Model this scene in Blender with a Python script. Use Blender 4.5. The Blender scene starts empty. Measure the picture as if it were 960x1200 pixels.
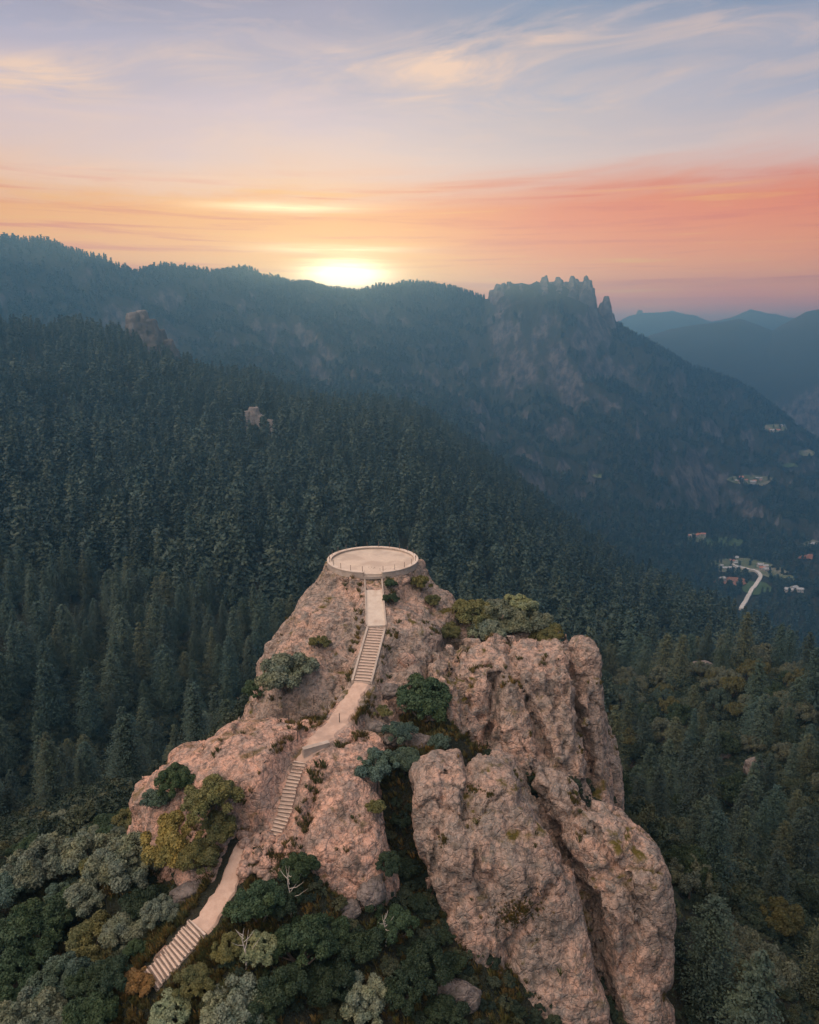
import bpy, math, random
import numpy as np
from mathutils import Vector, Matrix
from mathutils.bvhtree import BVHTree

random.seed(7)
RNG = np.random.default_rng(11)
SC = bpy.context.scene
COL = SC.collection
PITCH = math.radians(13.2)
SP, CP = math.sin(PITCH), math.cos(PITCH)
FPX = 850.0


def P(u, v, d):
    """photo pixel (960x1200) and depth along the view axis -> world point"""
    x = (u - 480) / FPX
    k = (v - 600) / FPX
    return np.array([x * d, (CP - k * SP) * d, -(SP + k * CP) * d])


def ray(u, v):
    p = P(u, v, 1.0)
    return math.atan2(p[0], p[1]), p[2] / math.hypot(p[0], p[1])      # azimuth, tan(elevation)


# ------------------------------------------------------------------ noise
_perm = np.random.default_rng(3).permutation(256)
_perm = np.concatenate([_perm, _perm, _perm]).astype(np.int32)
_g = np.random.default_rng(4).normal(size=(256, 3))
_g /= np.linalg.norm(_g, axis=1)[:, None]
_g = _g.astype(np.float32)


def perlin(p):
    p = np.asarray(p, np.float32)
    i = np.floor(p).astype(np.int32)
    f = p - i
    i &= 255
    w = f * f * f * (f * (f * 6 - 15) + 10)
    out = 0
    for dx in (0, 1):
        for dy in (0, 1):
            for dz in (0, 1):
                h = _perm[_perm[_perm[i[:, 0] + dx] + i[:, 1] + dy] + i[:, 2] + dz]
                g = _g[h]
                dot = g[:, 0] * (f[:, 0] - dx) + g[:, 1] * (f[:, 1] - dy) + g[:, 2] * (f[:, 2] - dz)
                wt = (w[:, 0] if dx else 1 - w[:, 0]) * (w[:, 1] if dy else 1 - w[:, 1]) * (w[:, 2] if dz else 1 - w[:, 2])
                out = out + dot * wt
    return out * 1.6


def fbm(p, octv=4, gain=0.5):
    p = np.asarray(p, np.float32)
    a, s, o = 1.0, 0, 0
    for k in range(octv):
        s = s + a * perlin(p * (2.03 ** k) + 17.3 * k)
        o += a
        a *= gain
    return s / o


def worley(p, seed=0):
    """F1, F2 distances and the cell id"""
    p = np.asarray(p, np.float32)
    i = np.floor(p).astype(np.int32)
    f1 = np.full(len(p), 9.0, np.float32)
    f2 = np.full(len(p), 9.0, np.float32)
    cid = np.zeros(len(p), np.int32)
    for dx in (-1, 0, 1):
        for dy in (-1, 0, 1):
            for dz in (-1, 0, 1):
                c = i + np.array([dx, dy, dz], np.int32)
                cm = (c + seed * 13) & 255
                h = _perm[_perm[_perm[cm[:, 0]] + cm[:, 1]] + cm[:, 2]]
                q = c + 0.5 + _g[h] * 0.62
                d = np.sqrt(((p - q) ** 2).sum(1))
                nw = d < f1
                f2 = np.where(nw, f1, np.minimum(f2, d))
                cid = np.where(nw, h, cid)
                f1 = np.where(nw, d, f1)
    return f1, f2, cid


def xyz(x, y, z=0.0):
    x = np.asarray(x, np.float32)
    y = np.asarray(y, np.float32)
    z = np.broadcast_to(np.asarray(z, np.float32), x.shape)
    return np.stack([x.ravel(), y.ravel(), z.ravel()], 1)


# ------------------------------------------------------------------ object helpers
def add_mesh(name, verts, faces, mat=None, parent=None, smooth=False, uv=None):
    """verts Nx3, faces Mx4 or Mx3 array, or list of polygons -> ONE mesh object"""
    me = bpy.data.meshes.new(name)
    if isinstance(faces, np.ndarray):
        k = faces.shape[1]
        me.vertices.add(len(verts))
        me.vertices.foreach_set('co', np.asarray(verts, np.float32).ravel())
        me.loops.add(faces.size)
        me.loops.foreach_set('vertex_index', faces.astype(np.int32).ravel())
        me.polygons.add(len(faces))
        me.polygons.foreach_set('loop_start', np.arange(0, faces.size, k, dtype=np.int32))
        me.polygons.foreach_set('loop_total', np.full(len(faces), k, np.int32))
        me.update(calc_edges=True)
        me.validate()
    else:
        me.from_pydata([tuple(map(float, v)) for v in verts], [], faces)
    if smooth:
        me.polygons.foreach_set('use_smooth', np.ones(len(me.polygons), bool))
    o = bpy.data.objects.new(name, me)
    COL.objects.link(o)
    if mat is not None:
        me.materials.append(mat)
    if parent is not None:
        o.parent = parent
    return o


def tag(o, label=None, cat=None, group=None, kind=None):
    if label: o['label'] = label
    if cat: o['category'] = cat
    if group: o['group'] = group
    if kind: o['kind'] = kind
    return o


def empty(name, loc, rz=0.0):
    o = bpy.data.objects.new(name, None)
    o.empty_display_size = 0.3
    o.location = loc
    o.rotation_euler = (0, 0, rz)
    COL.objects.link(o)
    return o


class MB:
    def __init__(self):
        self.v, self.f = [], []

    def box(self, c, s, rz=0.0, R=None):
        n = len(self.v)
        R = R or Matrix.Rotation(rz, 3, 'Z')
        for dx in (-.5, .5):
            for dy in (-.5, .5):
                for dz in (-.5, .5):
                    self.v.append(tuple(Vector(c) + R @ Vector((dx * s[0], dy * s[1], dz * s[2]))))
        for q in ((0, 1, 3, 2), (4, 6, 7, 5), (0, 4, 5, 1), (2, 3, 7, 6), (0, 2, 6, 4), (1, 5, 7, 3)):
            self.f.append([n + i for i in q])
        return self

    def tube(self, pts, rad, n=6):
        pts = [Vector(p) for p in pts]
        if not hasattr(rad, '__len__'): rad = [rad] * len(pts)
        b = len(self.v)
        for i, p in enumerate(pts):
            t = (pts[min(i + 1, len(pts) - 1)] - pts[max(i - 1, 0)]).normalized()
            a = t.cross(Vector((0.31, 0.2, 0.93) if abs(t.z) < .9 else (1, 0, 0))).normalized()
            c = t.cross(a)
            for k in range(n):
                an = 2 * math.pi * k / n
                self.v.append(tuple(p + (a * math.cos(an) + c * math.sin(an)) * rad[i]))
        for i in range(len(pts) - 1):
            for k in range(n):
                self.f.append([b + i * n + k, b + i * n + (k + 1) % n, b + (i + 1) * n + (k + 1) % n, b + (i + 1) * n + k])
        self.f.append([b + k for k in range(n)][::-1])
        self.f.append([b + (len(pts) - 1) * n + k for k in range(n)])
        return self

    def build(self, name, mat, parent=None, smooth=False):
        return add_mesh(name, self.v, self.f, mat, parent, smooth)


# ------------------------------------------------------------------ materials
class NT:
    def __init__(self, name):
        self.m = bpy.data.materials.new(name)
        self.m.use_nodes = True
        self.t = self.m.node_tree
        self.b = self.t.nodes['Principled BSDF']
        self.b.inputs['Roughness'].default_value = 0.9
        self.b.inputs['Specular IOR Level'].default_value = 0.15

    def n(self, typ, **kw):
        nd = self.t.nodes.new(typ)
        for k, v in kw.items():
            if k in nd.inputs.keys() if isinstance(k, str) else False:
                nd.inputs[k].default_value = v
            else:
                setattr(nd, k, v)
        return nd

    def l(self, a, b):
        self.t.links.new(a, b)

    def coord(self, scale=(1, 1, 1), obj=False):
        if obj:
            src = self.n('ShaderNodeTexCoord').outputs['Object']
        else:
            src = self.n('ShaderNodeNewGeometry').outputs['Position']
        mp = self.n('ShaderNodeMapping')
        mp.inputs['Scale'].default_value = scale
        self.l(src, mp.inputs['Vector'])
        return mp.outputs['Vector']

    def noise(self, vec, scale, detail=5, rough=0.6, dist=0.0):
        nd = self.n('ShaderNodeTexNoise')
        nd.inputs['Scale'].default_value = scale
        nd.inputs['Detail'].default_value = detail
        nd.inputs['Roughness'].default_value = rough
        nd.inputs['Distortion'].default_value = dist
        self.l(vec, nd.inputs['Vector'])
        return nd.outputs['Fac']

    def vor(self, vec, scale, feature='F1'):
        nd = self.n('ShaderNodeTexVoronoi', feature=feature)
        nd.inputs['Scale'].default_value = scale
        self.l(vec, nd.inputs['Vector'])
        return nd

    def ramp(self, fac, stops):
        r = self.n('ShaderNodeValToRGB')
        while len(r.color_ramp.elements) < len(stops):
            r.color_ramp.elements.new(0.5)
        for e, (p, c) in zip(r.color_ramp.elements, stops):
            e.position = p
            e.color = (c, c, c, 1) if not hasattr(c, '__len__') else (*c[:3], 1)
        self.l(fac, r.inputs['Fac'])
        return r.outputs['Color']

    def mix(self, fac, a, b, mode='MIX'):
        m = self.n('ShaderNodeMix', data_type='RGBA', blend_type=mode)
        for s, i in ((fac, 0), (a, 6), (b, 7)):
            if hasattr(s, 'is_linked') or hasattr(s, 'links'):
                self.l(s, m.inputs[i])
            elif i == 0:
                m.inputs[0].default_value = s
            else:
                m.inputs[i].default_value = (*s[:3], 1)
        return m.outputs[2]

    def math(self, op, a, b=None, c=None, clamp=False):
        m = self.n('ShaderNodeMath', operation=op, use_clamp=clamp)
        for i, s in enumerate((a, b, c)):
            if s is None: continue
            if hasattr(s, 'links'):
                self.l(s, m.inputs[i])
            else:
                m.inputs[i].default_value = s
        return m.outputs[0]

    def normal_z(self):
        g = self.n('ShaderNodeNewGeometry')
        s = self.n('ShaderNodeSeparateXYZ')
        self.l(g.outputs['Normal'], s.inputs[0])
        return s.outputs[2]

    def bump(self, h, strength, dist):
        b = self.n('ShaderNodeBump')
        b.inputs['Strength'].default_value = strength
        b.inputs['Distance'].default_value = dist
        self.l(h, b.inputs['Height'])
        self.l(b.outputs[0], self.b.inputs['Normal'])

    def color(self, c):
        if hasattr(c, 'links'):
            self.l(c, self.b.inputs['Base Color'])
        else:
            self.b.inputs['Base Color'].default_value = (*c, 1)
        return self


def rock_mat(name, warm, mid, grey, ochre_amt=0.5):
    t = NT(name)
    v = t.coord()
    big = t.noise(v, 0.16, 4, 0.55)
    med = t.noise(v, 0.9, 6, 0.65, 0.4)
    fine = t.noise(v, 5.5, 6, 0.7)
    c = t.mix(t.ramp(big, [(0.42, 0), (0.58, 1)]), warm, mid)
    c = t.mix(t.ramp(med, [(0.44, 0), (0.6, 1)]), c, grey)
    pale = tuple(min(1, x * 1.35) for x in warm)
    c = t.mix(t.ramp(fine, [(0.52, 0), (0.72, 0.6)]), c, pale)
    dark = (0.075, 0.062, 0.055)
    c = t.mix(t.ramp(t.noise(v, 2.6, 9, 0.74, 0.5), [(0.47, 0), (0.6, 0.72)]), c, dark)
    # pebbly clasts of the conglomerate
    vo = t.vor(v, 3.1)
    c = t.mix(t.ramp(vo.outputs['Color'], [(0.25, 0.0), (0.9, 0.28)]), c, (0.5, 0.42, 0.38))
    # water streaks and lichen
    vs = t.coord((1, 1, 0.16))
    c = t.mix(t.ramp(t.noise(vs, 1.1, 6, 0.7), [(0.54, 0), (0.66, 0.8)]), c, (0.12, 0.105, 0.09))
    # ochre moss and dry grass on flatter places
    nz = t.normal_z()
    flat = t.ramp(nz, [(0.35, 0), (0.8, 1)])
    moss = t.ramp(t.noise(v, 0.33, 6, 0.62, 0.8), [(0.56, 0), (0.64, 1)])
    mf = t.math('MULTIPLY', t.math('MULTIPLY', flat, moss), ochre_amt)
    c = t.mix(mf, c, t.mix(fine, (0.16, 0.1, 0.025), (0.07, 0.085, 0.02)))
    t.color(c)
    h = t.math('ADD', t.math('MULTIPLY', med, 0.6), t.math('MULTIPLY', fine, 0.35))
    cr = t.vor(v, 1.7, 'DISTANCE_TO_EDGE')
    h = t.math('ADD', h, t.math('MULTIPLY', t.ramp(cr.outputs['Distance'], [(0, 0), (0.12, 1)]), 0.18))
    pit = t.noise(v, 9, 6, 0.8)
    h = t.math('ADD', h, t.math('MULTIPLY', pit, 0.3))
    t.bump(h, 1.0, 0.55)
    return t.m


def simple_mat(name, a, b, scale=3.0, bump=0.03, rough=0.9, spot=None):
    t = NT(name)
    v = t.coord()
    n1 = t.noise(v, scale, 6, 0.65)
    c = t.mix(t.ramp(n1, [(0.35, 0), (0.65, 1)]), a, b)
    if spot:
        c = t.mix(t.ramp(t.noise(v, scale * 0.3, 5, 0.6), [(0.52, 0), (0.66, 0.8)]), c, spot)
    t.color(c)
    t.b.inputs['Roughness'].default_value = rough
    t.bump(t.noise(v, scale * 4, 4, 0.6), 0.7, bump)
    return t.m


def leaf_mat(name, stuff=None):
    """foliage; own hue from the object's colour, or (stuff) from a list of greens per instance"""
    t = NT(name)
    oi = t.n('ShaderNodeObjectInfo')
    if stuff:
        rp = t.ramp(oi.outputs['Random'], stuff)
        t.t.nodes[-1].color_ramp.interpolation = 'LINEAR'
        base = rp
    else:
        base = oi.outputs['Color']
    v = t.coord((1, 1, 1))
    g = t.noise(v, 1.1, 3, 0.6)
    g2 = t.noise(v, 9.0, 2, 0.5)
    c = t.mix(t.ramp(t.noise(v, 0.45, 3, 0.6), [(0.42, 0.0), (0.62, 0.8)]), base, (1.25, 1.1, 0.8), 'MULTIPLY')
    c = t.mix(t.ramp(g, [(0.45, 0.0), (0.6, 0.6)]), c, (0.6, 0.75, 0.8), 'MULTIPLY')
    hs = t.n('ShaderNodeHueSaturation')
    t.l(t.math('MULTIPLY_ADD', g2, 0.9, 0.6), hs.inputs['Value'])
    t.l(c, hs.inputs['Color'])
    t.l(hs.outputs[0], t.b.inputs['Base Color'])
    t.b.inputs['Roughness'].default_value = 0.65
    t.b.inputs['Specular IOR Level'].default_value = 0.25
    return t.m


M = {}
M['rock'] = rock_mat('pink_rock', (0.64, 0.405, 0.31), (0.42, 0.315, 0.26), (0.27, 0.235, 0.21), 1.0)
M['rock_warm'] = rock_mat('salmon_rock', (0.8, 0.46, 0.34), (0.7, 0.42, 0.32), (0.4, 0.29, 0.245), 0.7)
M['rock_grey'] = rock_mat('grey_rock', (0.24, 0.2, 0.19), (0.2, 0.17, 0.16), (0.14, 0.13, 0.125), 0.3)
M['far_rock'] = simple_mat('far_rock', (0.05, 0.045, 0.045), (0.15, 0.13, 0.12), 0.05, 2.0)
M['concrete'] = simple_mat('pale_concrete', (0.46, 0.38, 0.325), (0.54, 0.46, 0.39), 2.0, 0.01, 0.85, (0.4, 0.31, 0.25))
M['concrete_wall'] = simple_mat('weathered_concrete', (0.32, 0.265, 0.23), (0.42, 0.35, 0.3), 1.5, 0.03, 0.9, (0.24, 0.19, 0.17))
M['tread'] = simple_mat('stone_tread', (0.5, 0.4, 0.34), (0.58, 0.46, 0.39), 3.0, 0.02)
M['dirt'] = simple_mat('pink_trodden_earth', (0.42, 0.29, 0.23), (0.5, 0.36, 0.29), 2.2, 0.05, 0.95, (0.34, 0.245, 0.2))
M['riser_shade'] = simple_mat('painted_riser_shade', (0.12, 0.09, 0.075), (0.19, 0.14, 0.115), 3.0, 0.02)  # dark brown painted in for the shade under each tread
M['soil'] = simple_mat('dark_soil', (0.1, 0.065, 0.045), (0.16, 0.1, 0.065), 1.2, 0.1, 0.95)
M['metal'] = simple_mat('dull_iron', (0.12, 0.1, 0.09), (0.18, 0.14, 0.12), 8.0, 0.003, 0.5)
M['bark'] = simple_mat('bark', (0.09, 0.07, 0.055), (0.15, 0.12, 0.1), 6.0, 0.05)
M['pale_bark'] = simple_mat('pale_bark', (0.34, 0.3, 0.26), (0.45, 0.4, 0.36), 6.0, 0.03)
M['leaf'] = leaf_mat('oak_foliage')
M['needle'] = leaf_mat('conifer_foliage')
M['needle_far'] = leaf_mat('forest_foliage', [(0.0, (0.013, 0.028, 0.026)), (0.3, (0.024, 0.046, 0.041)), (0.6, (0.036, 0.058, 0.048)), (0.85, (0.054, 0.075, 0.055)), (1.0, (0.042, 0.074, 0.068))])
# ------------------------------------------------------------------ terrain as one height field
# every layer: (u, v, r) = what is seen at that photo point stands r metres away; (u, ('z', h), r) = height h
Zt = lambda h: ('z', h)
LAYERS = [
    [(-150, Zt(-96), 6), (1100, Zt(-96), 6)],
    [(-150, Zt(-88), 80), (300, Zt(-88), 80), (480, Zt(-95), 80), (700, Zt(-101), 80), (1100, Zt(-101), 80)],
    [(-150, Zt(-108), 130), (400, Zt(-110), 130), (600, Zt(-120), 130), (700, Zt(-110), 130), (900, 1015, 130), (1100, 1015, 130)],
    [(-150, Zt(-122), 190), (400, Zt(-126), 190), (560, Zt(-134), 190), (680, Zt(-118), 190), (730, 878, 190), (850, 862, 190), (900, 866, 190), (1100, 885, 190)],
    [(-150, 810, 232), (300, 810, 235), (480, 805, 258), (600, 800, 262), (690, 812, 262), (740, 803, 262), (800, 790, 264), (850, 782, 265), (900, 784, 262), (960, 806, 255), (1100, 830, 250)],
    [(-150, 720, 300), (300, 720, 300), (480, 740, 315), (600, 755, 350), (700, 775, 350), (760, 812, 350), (860, Zt(-205), 350), (960, Zt(-230), 350), (1100, Zt(-250), 350)],
    [(-150, 610, 420), (0, 605, 420), (300, 605, 430), (480, 625, 430), (560, 655, 450), (640, 705, 460), (720, 745, 470), (800, 775, 470), (860, 800, 470), (960, Zt(-290), 470), (1100, Zt(-300), 470)],
    [(-150, 485, 600), (0, 485, 600), (150, 480, 620), (300, 497, 640), (480, 535, 640), (560, 585, 650), (640, 650, 640), (720, 697, 620), (800, 727, 610), (860, 755, 590), (960, 815, 580), (1100, 850, 580)],
    [(-150, 388, 850), (0, 386, 850), (60, 384, 850), (100, 386, 860), (150, 392, 870), (205, 418, 900), (240, 438, 920), (300, 440, 950), (340, 455, 960), (370, 462, 980), (420, 464, 1000), (480, 472, 1000), (560, 522, 930), (640, 597, 820), (720, 658, 760), (800, 696, 720), (860, 728, 700), (900, 765, 680), (960, 805, 650), (1100, 845, 640)],
    [(-150, Zt(-70), 1100), (300, Zt(-80), 1180), (480, Zt(-150), 1200), (560, Zt(-190), 1150), (640, Zt(-260), 1080), (720, Zt(-330), 1050), (860, Zt(-430), 1000), (960, Zt(-480), 980), (1100, Zt(-500), 980)],
    [(-150, Zt(-30), 1350), (150, Zt(-40), 1400), (300, 435, 1500), (420, 455, 1600), (480, 468, 1620), (560, 515, 1500), (640, 578, 1400), (720, 640, 1330), (800, 668, 1380), (860, 688, 1430), (960, 705, 1430), (1100, 715, 1430)],
    [(-150, 345, 1550), (0, 345, 1550), (150, 362, 1650), (300, 388, 1800), (420, 402, 1900), (480, 412, 1950), (560, 435, 1900), (640, 460, 1850), (720, 510, 1780), (800, 568, 1780), (860, 595, 1850), (960, 622, 1850), (1100, 635, 1850)],
    [(-150, 292, 1750), (0, 291, 1750), (50, 291, 1750), (100, 303, 1780), (130, 312, 1800), (160, 323, 1850), (200, 320, 1900), (240, 329, 1950), (290, 325, 2100), (340, 339, 2200), (400, 342, 2300), (470, 336, 2300), (530, 346, 2300), (575, 346, 2250), (600, 340, 2200), (640, 338, 2160), (690, 350, 2150), (716, 384, 2180), (760, 406, 2250), (800, 428, 2300), (840, 447, 2350), (880, 464, 2400), (920, 487, 2400), (960, 512, 2400), (1100, 580, 2400)],
    [(-150, Zt(-100), 2750), (600, Zt(-150), 2750), (720, Zt(-350), 2750), (800, Zt(-430), 2750), (1100, Zt(-500), 2750)],
    [(-150, Zt(-300), 3050), (700, 440, 3050), (870, 442, 3050), (960, 446, 3050), (1100, 450, 3050)],
    [(-150, 430, 3700), (650, 420, 3700), (740, 402, 3600), (765, 394, 3600), (800, 385, 3600), (840, 377, 3600), (868, 374, 3600), (885, 379, 3600), (905, 388, 3600), (925, 378, 3600), (945, 368, 3600), (975, 363, 3600), (1100, 350, 3600)],
    [(-150, Zt(-480), 4400), (1100, Zt(-480), 4400)],
    [(-150, 400, 5400), (660, 398, 5400), (715, 384, 5400), (738, 372, 5400), (752, 369, 5400), (790, 367, 5400), (815, 372, 5400), (835, 376, 5400), (858, 370, 5400), (880, 363, 5400), (900, 369, 5400), (925, 373, 5400), (960, 378, 5400), (1100, 380, 5400)],
    [(-150, Zt(-550), 6600), (1100, Zt(-550), 6600)],
    [(-150, Zt(-560), 9000), (1100, Zt(-560), 9000)],
]
# the near crest of the wooded slope sits a little lower than its tree tops
LAYERS[8] = [(u, v + (9 if u < 240 else 14), r) for u, v, r in LAYERS[8]]
LAYERS[7] = [(u, v + 7, r) for u, v, r in LAYERS[7]]
TH = np.concatenate([np.radians(np.arange(-180, -40, 2.0)), np.radians(np.arange(-40, 40, 0.1)), np.radians(np.arange(40, 180.01, 2.0))])
RR = np.exp(np.linspace(math.log(6.0), math.log(9000.0), 860))
NL = len(LAYERS)
LR = np.zeros((NL, len(TH)))
LZ = np.zeros((NL, len(TH)))
for i, lay in enumerate(LAYERS):
    th, rr, zz = [], [], []
    for (u, v, r) in lay:
        if isinstance(v, tuple):
            t, _ = ray(u, 500)
            z = v[1]
        else:
            t, te = ray(u, v)
            z = te * r
        th.append(t); rr.append(r); zz.append(z)
    o = np.argsort(th)
    th, rr, zz = np.array(th)[o], np.array(rr)[o], np.array(zz)[o]
    LR[i] = np.interp(TH, th, rr)
    LZ[i] = np.interp(TH, th, zz)


def pchip_cols(R, Z, q):
    """monotone cubic along r for every azimuth: R, Z (NL, nc); q (nr) -> (nr, nc)"""
    h = np.diff(R, axis=0)
    dl = np.diff(Z, axis=0) / h
    m = np.zeros_like(Z)
    w1 = 2 * h[1:] + h[:-1]
    w2 = h[1:] + 2 * h[:-1]
    same = (dl[1:] * dl[:-1]) > 0
    with np.errstate(all='ignore'):
        hm = (w1 + w2) / (w1 / dl[:-1] + w2 / dl[1:])
    m[1:-1] = np.where(same, hm, 0)
    out = np.zeros((len(q), Z.shape[1]))
    for c in range(Z.shape[1]):
        k = np.clip(np.searchsorted(R[:, c], q) - 1, 0, R.shape[0] - 2)
        hh = h[k, c]
        t = np.clip((q - R[k, c]) / hh, 0, 1)
        t2, t3 = t * t, t * t * t
        out[:, c] = (2 * t3 - 3 * t2 + 1) * Z[k, c] + (t3 - 2 * t2 + t) * hh * m[k, c] + (-2 * t3 + 3 * t2) * Z[k + 1, c] + (t3 - t2) * hh * m[k + 1, c]
    return out


H = pchip_cols(LR, LZ, RR)
GX = RR[:, None] * np.sin(TH)[None, :]
GY = RR[:, None] * np.cos(TH)[None, :]
R2 = np.broadcast_to(RR[:, None], H.shape)

# the foot-path, from the platform down to the lower stairs
PATH = [P(437, 672, 78.2), P(441, 733, 72), P(441, 737, 71.6), P(424, 800, 66), P(410, 822, 64), P(394, 848, 61), P(372, 868, 58.6), P(352, 893, 57), P(340, 925, 55.2), P(333, 955, 53.9), P(321, 982, 52.6), P(300, 984, 52.2), P(284, 988, 52), P(276, 1010, 50.8), P(266, 1040, 49.4), P(243, 1076, 47.4), P(232, 1086, 46.8), P(205, 1118, 45.8), P(176, 1150, 44.9)]
PATH = np.array(PATH)
PATH[0][2] = P(437, 657, 82)[2] - 0.06
PW = [0.95, 0.95, 1.0, 1.0, 1.1, 1.3, 1.3, 0.75, 0.7, 0.75, 0.9, 0.9, 0.9, 1.0, 1.1, 1.2, 1.3, 1.25, 1.2]


def path_dist(x, y, i0=0, i1=None):
    """horizontal distance to the path and the path's height there"""
    i1 = i1 or len(PATH) - 1
    best = np.full(x.shape, 1e9)
    bz = np.zeros(x.shape)
    for a, b in zip(PATH[i0:i1], PATH[i0 + 1:i1 + 1]):
        ab = b[:2] - a[:2]
        t = np.clip(((x - a[0]) * ab[0] + (y - a[1]) * ab[1]) / (ab @ ab), 0, 1)
        d = np.hypot(x - a[0] - t * ab[0], y - a[1] - t * ab[1])
        z = a[2] + t * (b[2] - a[2])
        n = d < best
        bz = np.where(n, z, bz)
        best = np.where(n, d, best)
    return best, bz


def smax(a, b, k=2.0):
    m = np.maximum(a, b)
    return m + k * np.log(np.exp((a - m) / k) + np.exp((b - m) / k))


near = RR < 140
x, y = GX[near], GY[near]
dx = np.maximum(0, np.maximum(-75 - x, x + 7.0))
dy = np.maximum(0, np.maximum(5 - y, y - 57.0 + 0.12 * np.maximum(0, -x - 20)))
mound = -43.0 - 1.15 * np.hypot(dx, dy) - 0.03 * np.maximum(0, -x - 12) * 1.5
spx = np.interp(y, [40, 50, 57, 66, 80], [-8, -7, -4, -4, -4])
spine = -33.5 - 1.15 * np.maximum(0, np.hypot(np.maximum(0, np.abs(x - spx - 1) - 6), np.maximum(0, np.maximum(54 - y, y - 76))) - 0.5)
east = -37.5 - 1.3 * np.hypot(np.maximum(0, np.maximum(2 - x, x - 14)), np.maximum(0, np.maximum(56 - y, y - 68)))
hn = smax(smax(smax(H[near], mound, 2.5), spine, 1.5), east, 1.5)
pd, pz = path_dist(x, y, 10)
hn = np.maximum(hn, pz - 0.12 - 0.55 * np.maximum(0, pd - 1.5))
keep = np.clip((pd - 1.2) / 3, 0, 1)
hn = hn + keep * (fbm(xyz(x * 0.12, y * 0.12), 4).reshape(x.shape) * 1.6)
H[near] = hn
# relief at larger scales further out
far = RR >= 140
x, y, r = GX[far], GY[far], R2[far]
f1 = fbm(xyz(x / 160, y / 160, 3.3), 4).reshape(x.shape)
f2 = fbm(xyz(x / 420, y / 420, 9.1), 5).reshape(x.shape)
rid = 1 - 2 * np.abs(fbm(xyz(x / 330 + 5, y / 330, 1.7), 5, 0.55).reshape(x.shape))
sm = lambda a, b, t: np.clip((t - a) / (b - a), 0, 1) ** 2 * (3 - 2 * np.clip((t - a) / (b - a), 0, 1))
topdist = np.abs(r - LR[12][None, :]) / 400
back = sm(1150, 1500, r) * (0.35 + 0.65 * np.clip(topdist, 0, 1)) * (1 - sm(2500, 2800, r))
az = np.broadcast_to(TH[None, :], r.shape)
vill = np.exp(-(((az - 0.41) / 0.1) ** 2) - ((r - 1500) / 260) ** 2)
crest = 1 - 0.75 * np.exp(-((r - LR[8][None, :]) / 90) ** 2)
h = H[far]
fold = 1 - 2 * np.abs(fbm(xyz(x / 210 + 3, y / 210, 4.4), 3).reshape(x.shape))
h = h + ((fold - 0.5) * 26 + f1 * 8.0) * sm(260, 520, r) * crest * (1 - sm(1000, 1300, r)) + back * (1 - vill) * ((rid - 0.5) * 115 + f2 * 34 - 10 * (1 - 2 * np.abs(fbm(xyz(x / 120 + 2, y / 120, 7.7), 4, 0.6).reshape(x.shape))))
h = h + sm(2600, 3200, r) * ((1 - 2 * np.abs(fbm(xyz(x / 700, y / 700, 5.7), 5).reshape(x.shape))) - 0.55) * np.where(np.abs(r - 3600) < 800, 90, 110) * np.clip(np.minimum(np.abs(r - 3600), np.abs(r - 5400)) / 700, 0.3, 1)
H[far] = h
H = H.astype(np.float32)


def hgt(x, y):
    x = np.asarray(x, float); y = np.asarray(y, float)
    r = np.hypot(x, y)
    t = np.arctan2(x, y)
    fi = np.interp(r, RR, np.arange(len(RR)))
    fj = np.interp(t, TH, np.arange(len(TH)))
    i = np.clip(fi.astype(int), 0, len(RR) - 2)
    j = np.clip(fj.astype(int), 0, len(TH) - 2)
    a, b = fi - i, fj - j
    return (H[i, j] * (1 - a) + H[i + 1, j] * a) * (1 - b) + (H[i, j + 1] * (1 - a) + H[i + 1, j + 1] * a) * b


nr, nc = H.shape
tv = np.stack([GX.ravel(), GY.ravel(), H.ravel()], 1)
ii, jj = np.meshgrid(np.arange(nr - 1), np.arange(nc - 1), indexing='ij')
q = (ii * nc + jj).ravel()
tf = np.stack([q, q + 1, q + nc + 1, q + nc], 1)
# close the seam behind the camera
s = np.arange(nr - 1) * nc
tf = np.concatenate([tf, np.stack([s + nc - 1, s, s + nc, s + nc + nc - 1], 1)])
# cap the middle
tv = np.concatenate([tv, [[0, 0, float(H[0].mean())]]])


def terrain_mat():
    t = NT('forest_floor_and_cliffs')
    v = t.coord()
    n1 = t.noise(v, 0.02, 6, 0.6)
    n2 = t.noise(v, 0.25, 6, 0.65)
    c = t.mix(n1, (0.02, 0.026, 0.02), (0.035, 0.04, 0.026))
    c = t.mix(t.ramp(n2, [(0.45, 0), (0.7, 0.7)]), c, (0.05, 0.042, 0.03))
    nz = t.normal_z()
    cl = t.coord((1, 1, 0.35))
    rockc = t.mix(t.ramp(t.noise(cl, 0.06, 8, 0.75), [(0.42, 0), (0.6, 1)]), (0.03, 0.03, 0.03), (0.13, 0.115, 0.105))
    sp = t.n('ShaderNodeSeparateXYZ')
    t.l(t.n('ShaderNodeNewGeometry').outputs['Position'], sp.inputs[0])
    farm = t.math('GREATER_THAN', sp.outputs[1], 900)
    steep = t.ramp(t.math('ADD', nz, t.math('MULTIPLY', t.noise(v, 0.012, 5, 0.7), 0.3)), [(0.72, 1), (0.80, 0)])
    c = t.mix(t.math('MULTIPLY', steep, farm), c, rockc)
    t.color(c)
    t.bump(t.noise(v, 0.08, 8, 0.75), 0.8, 6.0)
    return t.m


terrain = add_mesh('ground', tv, tf, terrain_mat(), smooth=True)
tag(terrain, kind='structure')
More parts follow.
